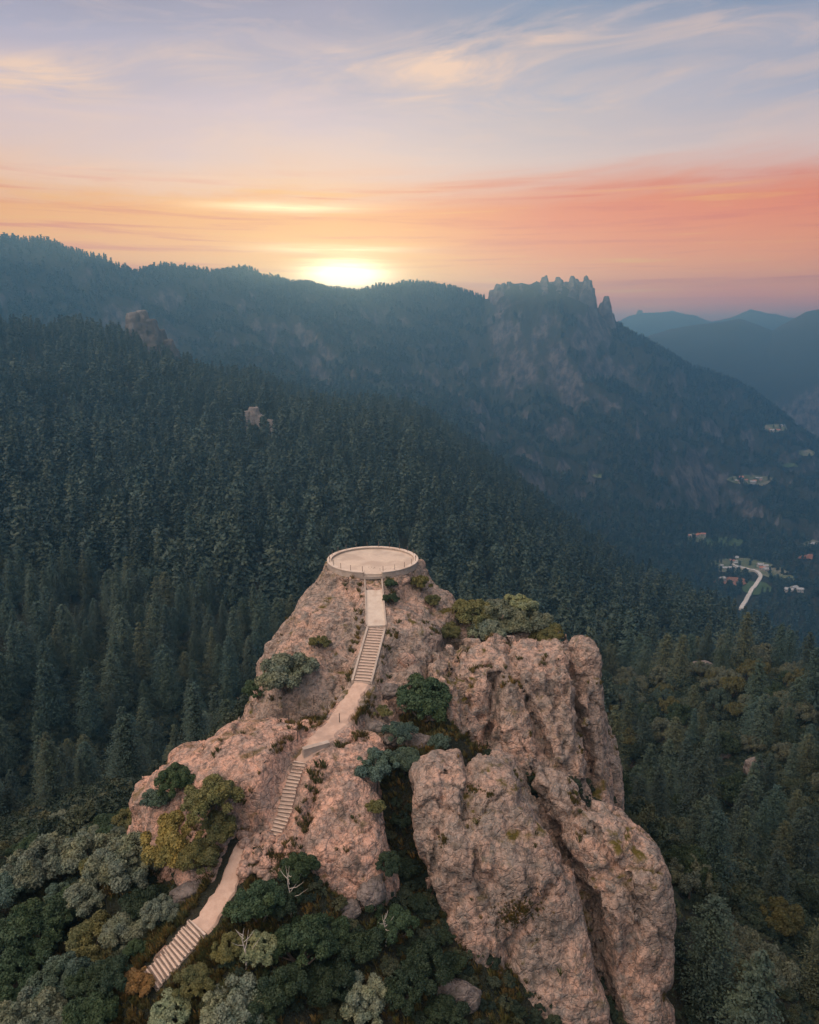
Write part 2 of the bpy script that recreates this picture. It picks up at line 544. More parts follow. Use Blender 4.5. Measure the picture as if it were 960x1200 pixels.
# ------------------------------------------------------------------ rock formations: distance fields turned into meshes
def surface_nets(F, org, h):
    s = F < 0
    nx, ny, nz = F.shape
    cnt = np.zeros((nx - 1, ny - 1, nz - 1), np.float32)
    acc = np.zeros((nx - 1, ny - 1, nz - 1, 3), np.float32)
    cs = [(a, b, c) for a in (0, 1) for b in (0, 1) for c in (0, 1)]
    sl = lambda a, n: slice(a, a + n - 1)
    for i, a in enumerate(cs):
        for b in cs[i + 1:]:
            if sum(abs(p - q) for p, q in zip(a, b)) != 1: continue
            fa = F[sl(a[0], nx), sl(a[1], ny), sl(a[2], nz)]
            fb = F[sl(b[0], nx), sl(b[1], ny), sl(b[2], nz)]
            m = (fa < 0) != (fb < 0)
            t = np.where(m, fa / np.where(m, fa - fb, 1), 0)
            for k in range(3):
                acc[..., k] += np.where(m, a[k] + t * (b[k] - a[k]), 0)
            cnt += m
    act = cnt > 0
    idx = np.full(cnt.shape, -1, np.int64)
    idx[act] = np.arange(act.sum())
    gi = np.stack(np.nonzero(act), 1)
    v = (gi + acc[act] / cnt[act][:, None]) * h + np.asarray(org)
    faces = []
    for ax in range(3):
        o1, o2 = [(1, 2), (2, 0), (0, 1)][ax]
        A = [slice(1, n - 1) for n in F.shape]
        B = list(A)
        A[ax] = slice(0, F.shape[ax] - 1)
        B[ax] = slice(1, F.shape[ax])
        sa, sb = s[tuple(A)], s[tuple(B)]
        for flip, m in ((False, sa & ~sb), (True, ~sa & sb)):
            g = np.stack(np.nonzero(m), 1)
            if not len(g): continue
            g[:, o1] += 1
            g[:, o2] += 1
            c = []
            for d1, d2 in ((0, 0), (-1, 0), (-1, -1), (0, -1)):
                gg = g.copy()
                gg[:, o1] += d1
                gg[:, o2] += d2
                c.append(idx[gg[:, 0], gg[:, 1], gg[:, 2]])
            q = np.stack(c, 1)
            faces.append(q[:, ::-1] if flip else q)
    return v, np.concatenate(faces)


def vnormals(v, f):
    n = np.cross(v[f[:, 2]] - v[f[:, 0]], v[f[:, 3]] - v[f[:, 1]])
    out = np.zeros_like(v)
    for k in range(4):
        np.add.at(out, f[:, k], n)
    return out / np.maximum(np.linalg.norm(out, axis=1), 1e-9)[:, None]


def blob(p, c, r, zt, rx, ry, ang=0, sx=0, sy=0, fl=0.06, rt=None, sq=2.6, fl2=0.0):
    """rounded pillar: centre c at its top zt, leaning by sx, sy per metre down, widening by fl"""
    rt = rt or min(rx, ry) * 0.7
    s = zt - p[:, 2]
    sc = np.maximum(s, 0)
    x = p[:, 0] - c - sx * sc
    y = p[:, 1] - r - sy * sc
    ca, sa = math.cos(math.radians(ang)), math.sin(math.radians(ang))
    X = (x * ca + y * sa) / rx
    Y = (-x * sa + y * ca) / ry
    q = (np.abs(X) ** sq + np.abs(Y) ** sq) ** (1 / sq)
    m = min(rx, ry)
    grow = fl * np.maximum(0, s - rt) + fl2 * np.maximum(0, s - rt) ** 2
    side = (q - 1) * m - grow
    # round shoulder
    a = np.maximum(side + rt, 0)
    b = np.maximum(rt - s, 0)
    return np.where((s < rt), np.hypot(a, b) - rt, side)


def smin(a, b, k):
    h = np.clip(0.5 + 0.5 * (b - a) / k, 0, 1)
    return b + (a - b) * h - k * h * (1 - h)


def carve_path(p, F, i0=0, i1=None):
    d, z = path_dist(p[:, 0], p[:, 1], i0, i1)
    wdt = np.where(z < -34.9, 1.3, np.where(z < -31.6, 0.85, 1.35))
    under = np.maximum(d - wdt - 0.5 * np.maximum(0, z - 0.2 - p[:, 2]), (p[:, 2] - (z - 0.14)) * 0.8)      # support below the path
    F = smin(F, np.where(d < 9, under, 9), 0.35)
    above = np.maximum(d - wdt - 0.5 * np.clip(p[:, 2] - z, 0, 9), -(p[:, 2] - (z - 0.13)))
    return np.maximum(F, -above)


def cracks(p, lst):
    """lst of (x0,y0,z0, x1,y1,z1, width, depth): fissures cut along a line in the face"""
    out = np.zeros(len(p))
    for (a, b, w_) in lst:
        a, b = np.array(a), np.array(b)
        ab = b - a
        a, ab, pp = a[[0, 2]], ab[[0, 2]], p[:, [0, 2]]
        t = np.clip(((pp - a) @ ab) / (ab @ ab), 0, 1)
        d = np.linalg.norm(pp - a - t[:, None] * ab, axis=1)
        out = np.maximum(out, np.clip(1 - d / w_, 0, 1) * w_)
    return out


def make_rock(name, fn, lo, hi, h=0.17, mat='rock', low_amp=0.9, fis=0.0, path=None, cr=None, knob=0.35, fine=0.12, seed=0):
    lo, hi = np.array(lo, float), np.array(hi, float)
    n = np.ceil((hi - lo) / h).astype(int) + 1
    H2 = h * 2
    n2 = np.ceil((hi - lo) / H2).astype(int) + 1
    g = [lo[k] + H2 * np.arange(n2[k]) for k in range(3)]
    px, py, pz_ = np.meshgrid(*g, indexing='ij')
    p = np.stack([px.ravel(), py.ravel(), pz_.ravel()], 1).astype(np.float32)
    off = seed * 7.7
    wp = p.copy()
    if low_amp:
        wp[:, 0] += low_amp * fbm(p / 5.5 + off, 3)
        wp[:, 1] += low_amp * fbm(p / 5.5 + off + 31, 3)
        wp[:, 2] += low_amp * 0.6 * fbm(p / 5.0 + off + 57, 3)
    F = fn(wp)
    nb = np.abs(F) < 2.6
    q = p[nb]
    f1, f2, _ = worley(q * np.array([1 / 3.6, 1 / 3.6, 1 / 6.5], np.float32) + off, 1)
    F[nb] += knob * (2.6 * np.clip(1 - (f2 - f1) / 0.2, 0, 1) * np.clip(0.5 + 2.2 * fbm(q / 5.0 + off + 40, 2), 0.1, 1) - 0.55 * (1 - f1))
    if fis:
        fv = np.abs(fbm(q * np.array([1 / 2.8, 1 / 2.8, 1 / 15.0], np.float32) + off + 9, 3))
        fm = np.clip(0.5 + 1.6 * fbm(q / 6.0 + off + 3, 2), 0, 1)
        F[nb] += fis * fm * np.clip(1 - fv / 0.2, 0, 1)
    if cr:
        F[nb] += 2.2 * cracks(q + 0.8 * np.stack([fbm(q / 1.6 + 3, 2)] * 3, 1), cr)
    if path:
        F = carve_path(p, F, *path)
    F = F.reshape(n2)
    F[[0, -1]] = 5; F[:, [0, -1]] = 5; F[:, :, [-1]] = 5; F[:, :, 0] = 5
    # refine the lattice once (trilinear)
    for ax in range(3):
        sh = list(F.shape); sh[ax] = F.shape[ax] * 2 - 1
        G = np.empty(sh, np.float32)
        a = [slice(None)] * 3; b = [slice(None)] * 3
        a[ax] = slice(0, None, 2); G[tuple(a)] = F
        a[ax] = slice(1, None, 2)
        s0 = [slice(None)] * 3; s1 = [slice(None)] * 3
        s0[ax] = slice(0, -1); s1[ax] = slice(1, None)
        G[tuple(a)] = (F[tuple(s0)] + F[tuple(s1)]) / 2
        F = G
    v, f = surface_nets(F, lo, h)
    nn = vnormals(v, f)
    vv = v.astype(np.float32)
    a1, a2, _ = worley(vv / 1.25 + off, 2)
    b1, b2, _ = worley(vv / 0.55 + off, 3)
    mod = np.clip(0.45 + 1.5 * fbm(vv / 4.0 + off + 5, 2), 0.05, 1)
    rg_ = 1 - 2 * np.abs(fbm(vv * np.array([1, 1, 0.7], np.float32) / 1.5 + off + 2, 4, 0.6))
    disp = knob * (0.42 - a1) * 0.5 * mod - 0.12 * mod * np.clip(1 - (a2 - a1) / 0.09, 0, 1)
    disp = disp + fine * 0.6 * (0.45 - b1) * mod + fine * 1.1 * fbm(vv / 1.3 + off, 4, 0.62) - fine * 1.0 * np.clip(rg_ - 0.75, 0, 1) * 3
    # joints: thin deep lines wandering over the faces
    wv = vv + 0.7 * np.stack([fbm(vv / 1.7 + off + k, 2) for k in (0, 20, 40)], 1)
    for sc, dp, wd in (((3.4, 3.4, 4.6), 0.62, 0.045), ((1.5, 1.5, 5.5), 0.34, 0.05), ((5.5, 5.5, 1.6), 0.28, 0.04)):
        jn = np.abs(perlin(wv / np.array(sc, np.float32) + off + sc[0]))
        disp = disp - dp * np.clip(1 - jn / wd, 0, 1) * np.clip(0.35 + 1.8 * fbm(vv / 4.5 + off + 60 * sc[0], 2), 0, 1)
    if path:
        d, z = path_dist(v[:, 0], v[:, 1], *path)
        disp = disp * np.clip((np.maximum(d - 1.2, np.abs(v[:, 2] - z) - 2.0)) / 0.9, 0, 1)
    v = v + nn * disp[:, None]
    c0 = P(437, 657, 82)
    k_ = (np.hypot(v[:, 0] - c0[0], v[:, 1] - c0[1]) < 5.6) & (v[:, 2] > c0[2] - 0.42)
    v[k_, 2] = c0[2] - 0.42
    o = add_mesh(name, v, f, M[mat], smooth=True)
    ROCKS.append(o)
    return o


ROCKS = []


def ck(d, l):
    return [(P(a, b, d), P(c, e, d), w_) for a, b, c, e, w_ in l]


def U(bl, k=0.8):
    def fn(p):
        F = None
        for b in bl:
            kw = dict(b[1]) if isinstance(b[1], dict) else {}
            d = blob(p, *b[0], **kw)
            F = d if F is None else smin(F, d, k)
        return F
    return fn


# blob args: (cx, cy, -, ztop, rx, ry) -> blob(p, c, r, zt, rx, ry)
ra = make_rock('rock_outcrop', U([
    ((-4.1, 78.5, -24.0, 5.9, 5.9), dict(fl=0.55, rt=1.0, sq=2.1)),
    ((-6.0, 73.0, -26.6, 6.8, 6.5), dict(fl=0.35, rt=2.5)),
    ((-9.5, 68.5, -28.3, 4.8, 6.5), dict(fl=0.3, rt=3.0, ang=20)),
    ((-1.5, 70.5, -27.6, 4.8, 6.0), dict(fl=0.3, rt=3.0)),
    ((1.3, 75.5, -27.0, 4.0, 4.0), dict(fl=0.12, rt=1.6)),
    ((-2.5, 64.5, -30.4, 4.0, 4.5), dict(fl=0.25, rt=2.5)),
    ((-10.5, 64.0, -30.2, 3.5, 4.0), dict(fl=0.3, rt=2.5)),
    ((-4.5, 59.0, -32.2, 3.2, 5.0), dict(fl=0.2, rt=2)),
    ((-1.2, 56.5, -32.8, 2.6, 1.6), dict(fl=0.2, rt=1.2, ang=-15)),
], 1.6), (-24, 48, -48), (13, 89, -23.5), 0.2, 'rock', low_amp=1.1, fis=0.3, path=(0, 7), knob=0.26, fine=0.16, seed=1)
tag(ra, 'big pinkish rock dome under the round platform, ribbed slopes either side of the stairs', 'rock')
rb = make_rock('rock_outcrop', U([
    ((-12.2, 53.0, -30.5, 5.2, 5.0), dict(fl=0.1, sy=-0.9, rt=3.4)),
    ((-9.3, 54.0, -31.3, 3.6, 4.5), dict(fl=0.1, sy=-0.8, rt=2.4)),
    ((-16.8, 53.0, -32.2, 4.0, 4.2), dict(fl=0.1, sy=-0.6, rt=3)),
    ((-20.3, 52.5, -34.4, 2.0, 2.6), dict(fl=0.05, sy=-0.2, rt=1.6)),
    ((-11.0, 48.5, -34.2, 3.0, 3.4), dict(fl=0.1, sy=-0.5, rt=2)),
    ((-11.2, 45.2, -35.4, 2.6, 2.2), dict(fl=0.15, rt=0.8)),
    ((-12.5, 48.5, -34.6, 3.6, 3), dict(fl=0.15, rt=1.8)),
], 1.3), (-27, 38, -46), (-3, 62, -28.5), 0.17, 'rock_warm', low_amp=0.9, fis=0.12, path=(4, 17), knob=0.3, fine=0.14, seed=2)
tag(rb, 'broad salmon coloured rock slope left of the narrow steep stairs', 'rock')
rc = make_rock('rock_outcrop', U([
    ((-5.4, 51.0, -31.9, 3.0, 3.6), dict(fl=0.02, sy=-0.45, sx=0.1, rt=2.2)),
    ((-5.3, 47.6, -33.6, 3.2, 3.0), dict(fl=0.02, sy=-0.35, sx=0.1, rt=2.4)),
    ((-3.4, 45.8, -36.3, 2.0, 1.8), dict(fl=-0.02, sy=-0.1, sx=0.1, rt=1.5)),
    ((-4.6, 53.5, -31.5, 2.6, 2.2), dict(fl=0.1, rt=1.5)),
], 0.9), (-12, 38, -45), (2, 58, -29.5), 0.15, 'rock_warm', low_amp=0.8, fis=0.12, path=(4, 13), knob=0.32, fine=0.15, seed=3)
tag(rc, 'rounded knobbly rock between the narrow stairs and the dark gully', 'rock')
re_ = make_rock('rock_boulder', U([
    ((2.6, 51.2, -31.9, 3.0, 3.0), dict(sx=0.25, sy=-0.42, fl=0.03, rt=2.2)),
    ((5.6, 50.6, -31.9, 3.0, 3.0), dict(sx=0.3, sy=-0.45, fl=0.04, rt=2.2)),
    ((7.6, 47.6, -34.7, 3.2, 3.0), dict(sx=0.28, sy=-0.35, fl=0.03, rt=2.4)),
    ((3.4, 48.8, -33.8, 3.6, 3.2), dict(sx=0.27, sy=-0.36, fl=0.02, rt=2.4)),
], 0.8), (-3, 30, -62), (20, 58, -30), 0.17, 'rock', low_amp=1.0, fis=0.15, knob=0.24, fine=0.15, seed=4,
    cr=ck(54, [(560, 905, 545, 960, .5), (545, 960, 560, 1020, .4), (640, 1010, 590, 1080, .45), (520, 930, 510, 1010, .35), (592, 1090, 610, 1190, .5)]))
tag(re_, 'huge rounded boulder with an ochre moss patch on its face, in front of the gully', 'rock')
rf = make_rock('rock_boulder', U([
    ((7.6, 54.3, -33.4, 2.6, 2.2), dict(sx=0.1, sy=-0.15, rt=1.6)),
    ((10.8, 52.7, -34.6, 3.4, 2.6), dict(sx=0.12, sy=-0.15, rt=2.0, ang=-20)),
    ((14.4, 50.2, -35.6, 3.6, 2.8), dict(sx=0.05, sy=-0.22, rt=2.2, ang=-20)),
    ((17.0, 48.2, -36.8, 2.9, 2.8), dict(sx=-0.0, sy=-0.22, fl=0.03, rt=2.2)),
], 1.0), (3, 30, -66), (26, 60, -31), 0.17, 'rock', low_amp=0.9, fis=0.18, knob=0.26, fine=0.15, seed=5,
    cr=ck(55, [(600, 905, 640, 975, .9), (640, 975, 700, 1075, 1.0), (700, 1075, 705, 1180, .8), (700, 975, 740, 1040, .5), (745, 1040, 720, 1120, .5)]))
tag(rf, 'long boulder sloping down to the right behind the moss patched boulder', 'rock')
rg = make_rock('rock_cliff', U([
    ((5.2, 66.0, -29.4, 3.6, 4.4), dict(sy=-0.55, fl=0.02, rt=1.6)),
    ((9.6, 66.0, -28.9, 3.4, 4.6), dict(sy=-0.55, fl=0.02, rt=1.6)),
    ((13.6, 65.6, -29.0, 3.0, 4.2), dict(sy=-0.5, fl=0.02, rt=1.6)),
    ((16.3, 66.4, -28.6, 2.0, 2.6), dict(sy=-0.3, fl=0.06, sx=0.02, rt=1.2)),
    ((3.0, 61.5, -32.4, 2.0, 2.6), dict(sy=-0.5, fl=0.05, rt=1.4)),
    ((9.0, 73.5, -29.7, 7.5, 4.0), dict(fl=0.3, rt=1.0)),
], 0.6), (-2, 42, -66), (23, 81, -27.5), 0.19, 'rock', low_amp=0.8, fis=0.2, knob=0.3, fine=0.16, seed=6,
    cr=ck(64, [(513, 785, 565, 862, .6), (585, 815, 578, 885, .75), (602, 785, 622, 840, .55), (622, 840, 650, 900, .7), (688, 790, 690, 866, .75), (690, 866, 707, 950, .75), (650, 800, 668, 900, .35), (540, 800, 548, 880, .35)]))
tag(rg, 'tall fissured cliff with a flat top, below the round shrubs right of the stairs', 'rock')
# ------------------------------------------------------------------ finding the ground under a point or along a sight line
def rock_down(x, y, top=0.0):
    best = -1e9
    for o in ROCKS:
        ok, loc, nor, i = o.ray_cast(Vector((x, y, top)), Vector((0, 0, -1)))
        if ok: best = max(best, loc.z)
    return best


def ground_z(x, y):
    return max(float(hgt(x, y)), rock_down(x, y))


def hit(u, v, tmin=8.0, tmax=16000.0, rocks=True):
    """where the sight line through a photo point meets the ground or a rock"""
    d = Vector(P(u, v, 1.0))
    ts = np.exp(np.linspace(math.log(tmin), math.log(tmax), 4000))
    g = hgt(ts * d.x, ts * d.y) - ts * d.z
    k = np.argmax(g > 0) if (g > 0).any() else -1
    t = ts[k]
    if rocks:
        L = d.length
        for o in ROCKS:
            ok, loc, nor, i = o.ray_cast(Vector((0, 0, 0)), d.normalized())
            if ok: t = min(t, loc.length / L)
    return np.array(d) * t, t


def resample(pts, n):
    pts = np.array(pts)
    s = np.concatenate([[0], np.cumsum(np.linalg.norm(np.diff(pts, axis=0), axis=1))])
    q = np.linspace(0, s[-1], n)
    return np.stack([np.interp(q, s, pts[:, k]) for k in range(3)], 1)


def ribbon(name, pts, width, thick, mat, parent=None, step=0.35, rough=0.0, seed=0, drop=0.0):
    """a slab of given width along pts; ragged edges when rough"""
    pts = np.array(pts)
    n = max(3, int(np.linalg.norm(np.diff(pts, axis=0), axis=1).sum() / step))
    s = np.concatenate([[0], np.cumsum(np.linalg.norm(np.diff(pts, axis=0), axis=1))])
    q = np.linspace(0, s[-1], n)
    c = np.stack([np.interp(q, s, pts[:, k]) for k in range(3)], 1)
    w_ = np.interp(q, s, width) if hasattr(width, '__len__') else np.full(n, width)
    tn = np.gradient(c[:, :2], axis=0)
    tn /= np.linalg.norm(tn, axis=1)[:, None]
    sd_ = np.stack([tn[:, 1], -tn[:, 0]], 1)
    rr = np.random.default_rng(seed)
    cols = [-1.0, -0.8, 0, 0.8, 1.0]
    vs = []
    for i in range(n):
        eL, eR = (1 + rough * rr.normal() , 1 + rough * rr.normal())
        for a in cols:
            e = a * w_[i] * (eL if a < 0 else eR)
            vs.append((c[i, 0] + sd_[i, 0] * e, c[i, 1] + sd_[i, 1] * e, c[i, 2] - drop * (abs(a) == 1) + rough * 0.12 * rr.normal() * (abs(a) < 1)))
        for a in (1.0, -1.0):
            e = a * w_[i]
            vs.append((c[i, 0] + sd_[i, 0] * e, c[i, 1] + sd_[i, 1] * e, c[i, 2] - thick))
    m = len(cols) + 2
    fs = []
    for i in range(n - 1):
        for k in range(m):
            fs.append([i * m + k, i * m + (k + 1) % m, (i + 1) * m + (k + 1) % m, (i + 1) * m + k])
    fs.append(list(range(m))[::-1])
    fs.append([(n - 1) * m + k for k in range(m)])
    return add_mesh(name, vs, [f[::-1] for f in fs], mat, parent)


# ------------------------------------------------------------------ round platform
pc = P(437, 657, 82)
RP = 5.1
plat = empty('viewing_platform', tuple(pc))
tag(plat, 'round pale concrete lookout platform with a low wall on top of the rock', 'platform')
gap_a = math.atan2(PATH[0][1] - pc[1], PATH[0][0] - pc[0])
ga = 1.0 / RP


def ring(r0, r1, z0, z1, a0, a1, n, rough=0.0):
    v, f = [], []
    for i in range(n + 1):
        a = a0 + (a1 - a0) * i / n
        for r, z in ((r0, z0), (r1, z0), (r1, z1), (r0, z1)):
            v.append((r * math.cos(a), r * math.sin(a), z))
    for i in range(n):
        for k in range(4):
            f.append([i * 4 + k, i * 4 + (k + 1) % 4, i * 4 + 4 + (k + 1) % 4, i * 4 + 4 + k])
    f.append([0, 1, 2, 3]); f.append([n * 4 + 3, n * 4 + 2, n * 4 + 1, n * 4])
    return v, f


NS = 96
fv = [(0, 0, 0.0)] + [(rr_ * math.cos(2 * math.pi * i / NS), rr_ * math.sin(2 * math.pi * i / NS), 0.0) for rr_ in (RP - 0.25,) for i in range(NS)]
fv += [(x_, y_, -0.35) for x_, y_, z_ in fv[1:]]
ff = [[0, 1 + i, 1 + (i + 1) % NS] for i in range(NS)] + [[1 + i, 1 + NS + i, 1 + NS + (i + 1) % NS, 1 + (i + 1) % NS] for i in range(NS)]
t = NT('platform_paving')
v_ = t.coord(obj=True)
c_ = t.mix(t.noise(v_, 0.5, 5, 0.6), (0.52, 0.43, 0.36), (0.4, 0.32, 0.265))
c_ = t.mix(t.ramp(t.noise(v_, 1.6, 6, 0.7, 1.0), [(0.5, 0), (0.7, 0.6)]), c_, (0.6, 0.5, 0.38))
c_ = t.mix(t.ramp(t.noise(v_, 0.35, 3, 0.5), [(0.48, 0), (0.6, 0.6)]), c_, (0.33, 0.26, 0.215))
t.color(c_)
t.bump(t.noise(v_, 9, 4), 0.5, 0.01)
add_mesh('floor', fv, ff, t.m, plat)
a0, a1 = gap_a + ga, gap_a + 2 * math.pi - ga
v_, f_ = ring(RP - 0.36, RP, -0.2, 0.16, a0, a1, 90)
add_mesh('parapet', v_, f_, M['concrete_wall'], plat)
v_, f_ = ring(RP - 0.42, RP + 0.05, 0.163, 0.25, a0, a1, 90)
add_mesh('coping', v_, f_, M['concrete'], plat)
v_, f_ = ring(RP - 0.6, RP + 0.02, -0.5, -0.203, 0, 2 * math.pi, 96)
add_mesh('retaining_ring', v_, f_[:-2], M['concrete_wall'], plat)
for k in range(22):
    a = gap_a + ga + 0.03 + (2 * math.pi - 2 * ga - 0.06) * k / 21
    x_, y_ = (RP - 0.2) * math.cos(a), (RP - 0.2) * math.sin(a)
    MB().tube([(x_, y_, 0.2), (x_, y_, 0.85)], 0.03).build('post', M['metal'], plat)
# walkway slab from the platform
ww = ribbon('path', [PATH[0] + [0, 0.5, 0.0], PATH[1]], [0.84, 0.9], 0.55, M['concrete'])
ww.name = 'walkway'
tag(ww, kind='structure')
kb = empty('walkway_kerb', tuple(PATH[1]))
tag(kb, 'low pale kerb edging the straight concrete walkway below the platform', 'kerb')
for s_ in (-1, 1):
    a, b = PATH[0] + [s_ * 0.9, 0.1, 0.1], PATH[1] + [s_ * 0.97, 0, 0.1]
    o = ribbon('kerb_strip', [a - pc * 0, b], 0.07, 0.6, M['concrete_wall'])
    o.parent = kb
    o.matrix_parent_inverse = Matrix.Translation(-Vector(PATH[1]))


def staircase(name, label, pts, n, width, rise_wall=None, mat='tread', wobble=0.0, seed=0):
    c = resample(pts, n + 1)
    base = c[-1]
    e = empty(name, tuple(base))
    tag(e, label, 'stairs')
    rr = np.random.default_rng(seed)
    for i in range(n):
        a, b = c[i], c[i + 1]
        m = (a + b) / 2
        dr = b[:2] - a[:2]
        L = np.linalg.norm(dr)
        an = math.atan2(dr[1], dr[0])
        w_ = width * (1 + wobble * rr.normal())
        th = 0.45
        z = a[2] + 0.02
        mb = MB().box((m[0] - base[0], m[1] - base[1], z - base[2] - th / 2), (L * 0.99, w_, th), an + wobble * 0.6 * rr.normal())
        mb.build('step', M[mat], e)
        # dark strip, a little proud: shade between treads put into its colour
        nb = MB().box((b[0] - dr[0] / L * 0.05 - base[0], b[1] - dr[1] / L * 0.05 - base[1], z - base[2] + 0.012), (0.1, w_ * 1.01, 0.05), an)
        nb.build('step_shade', M['riser_shade'], e)
    if rise_wall:
        for s_ in (-1, 1):
            tn = np.gradient(c[:, :2], axis=0)
            tn /= np.linalg.norm(tn, axis=1)[:, None]
            off = np.stack([tn[:, 1], -tn[:, 0]], 1) * s_ * (width / 2 + 0.13)
            pts2 = np.concatenate([c[:, :2] + off, c[:, 2:] + rise_wall], 1) - base
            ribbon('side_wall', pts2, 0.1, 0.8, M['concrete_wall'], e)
    return e


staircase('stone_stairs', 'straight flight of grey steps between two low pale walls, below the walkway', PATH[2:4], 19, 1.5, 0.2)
up_path = ribbon('path', PATH[3:8], [0.8, 0.85, 1.0, 1.0, 0.5], 0.5, M['dirt'], rough=0.11, drop=0.15, seed=2)
tag(up_path, kind='structure')
up_path.name = 'path'
# rough kerb stones along the upper path
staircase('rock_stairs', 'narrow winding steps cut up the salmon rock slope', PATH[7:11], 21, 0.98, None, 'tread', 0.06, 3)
lp = ribbon('path', PATH[10:17], [0.5, 0.7, 0.5, 0.55, 0.7, 0.8, 0.9], 0.6, M['dirt'], rough=0.1, drop=0.15, seed=5)
tag(lp, kind='structure')
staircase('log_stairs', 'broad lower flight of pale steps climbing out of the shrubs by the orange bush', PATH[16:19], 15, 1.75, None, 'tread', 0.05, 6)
# small retaining wall where the path turns
a, b = P(356, 877, 57.6), P(386, 869, 58.6)
rw = MB()
m_ = (a + b) / 2
an = math.atan2(b[1] - a[1], b[0] - a[0])
rw.box((m_[0], m_[1] - 0.35, m_[2] - 0.22), (np.linalg.norm(b - a), 0.35, 0.75), an)
rw.box((m_[0], m_[1] - 0.35, m_[2] + 0.19), (np.linalg.norm(b - a) + 0.06, 0.42, 0.07), an)
tag(rw.build('retaining_wall', M['concrete_wall']), 'short grey retaining wall above the top of the narrow steps', 'wall')
# rope posts by the bend
for k, (u, v) in enumerate([(398, 848), (384, 838), (368, 826), (351, 830), (338, 842), (326, 846), (349, 868), (427, 822)]):
    p_, _ = hit(u, v)
    o = MB().tube([(0, 0, -0.15), (0, 0, 0.95)], [0.045, 0.035]).build('fence_post', M['bark'])
    o.location = p_
    tag(o, 'thin dark stake standing on the bare rock near the bend of the path', 'post', 'stakes by the bend of the path')


# ------------------------------------------------------------------ loose stones
def stone_mesh(seed, sub=3, rough=0.28, flat=0.7):
    import bmesh
    bm = bmesh.new()
    bmesh.ops.create_icosphere(bm, subdivisions=sub, radius=1)
    p = np.array([v.co[:] for v in bm.verts])
    f1, f2, _ = worley(p * 1.1 + seed * 5, 4)
    s = 1 - rough * f1 + 0.5 * rough * fbm(p * 1.6 + seed * 3, 4)
    p = p * s[:, None] * np.array([1, 0.8, flat])
    for v, q in zip(bm.verts, p): v.co = q
    me = bpy.data.meshes.new('stone')
    bm.to_mesh(me)
    bm.free()
    me.polygons.foreach_set('use_smooth', np.ones(len(me.polygons), bool))
    return me


SM = [stone_mesh(k) for k in range(5)]
for m_ in SM: m_.materials.append(M['rock_warm'])
SMG = stone_mesh(9, 5, 0.35, 0.6)
SMG.materials.append(M['rock_grey'])


def put_stone(me, loc, s, name, label, cat, group=None, rz=None, mat=None):
    o = bpy.data.objects.new(name, me)
    COL.objects.link(o)
    o.location = loc
    o.scale = s if hasattr(s, '__len__') else (s, s, s)
    o.rotation_euler = (random.uniform(-.3, .3), random.uniform(-.3, .3), random.uniform(0, 6.3) if rz is None else rz)
    tag(o, label, cat, group)
    return o


for k in range(85):
    u, v = random.uniform(284, 338), random.uniform(980, 1030)
    if v > 1062 - (u - 280) * 0.45 - 20 and u < 292: continue
    p_, t_ = hit(u, v)
    s = random.choice([0.22, 0.28, 0.35, 0.45, 0.6])
    put_stone(SM[k % 5], p_ + [0, 0, s * 0.2], s, 'rubble_stone', 'angular pinkish stone in the rubble heap beside the lower path', 'stone', 'rubble stones beside the lower path')
p_, t_ = hit(223, 1048)
put_stone(SMG, p_ + [0, 0, 0.35], (1.75, 1.35, 1.1), 'flat_rock', 'pale grey lichened boulder lying between the yellow shrubs and the lower path', 'rock', rz=0.5)
for (u, v, s, lab) in [(315, 1030, 1.0, 'squat grey rock at the foot of the rubble heap'), (405, 1068, 1.5, 'pale grey rock at the bottom of the knobbly rock beside the gully'),
                       (436, 1040, 1.7, 'grey weathered rock on the gully edge of the knobbly rock'), (492, 868, 1.5, 'pale grey rock between the round dark bush and the boulder top'),
                       (462, 862, 1.3, 'ochre topped ledge rock right of the path bend'), (455, 808, 1.5, 'pinkish block beside the foot of the straight stairs'), (476, 772, 1.2, 'small pinkish block above the round dark bush'),
                       (530, 1165, 2.2, 'dark streaked rock at the foot of the moss patched boulder'), (440, 852, 1.3, 'tan rock at the inner bend of the path')]:
    p_, t_ = hit(u, v)
    put_stone(SMG if s > 1.2 else SM[1], p_ - [0, 0, 0.1 * s], (s, s * 0.8, s * 0.95), 'rock', lab, 'rock')

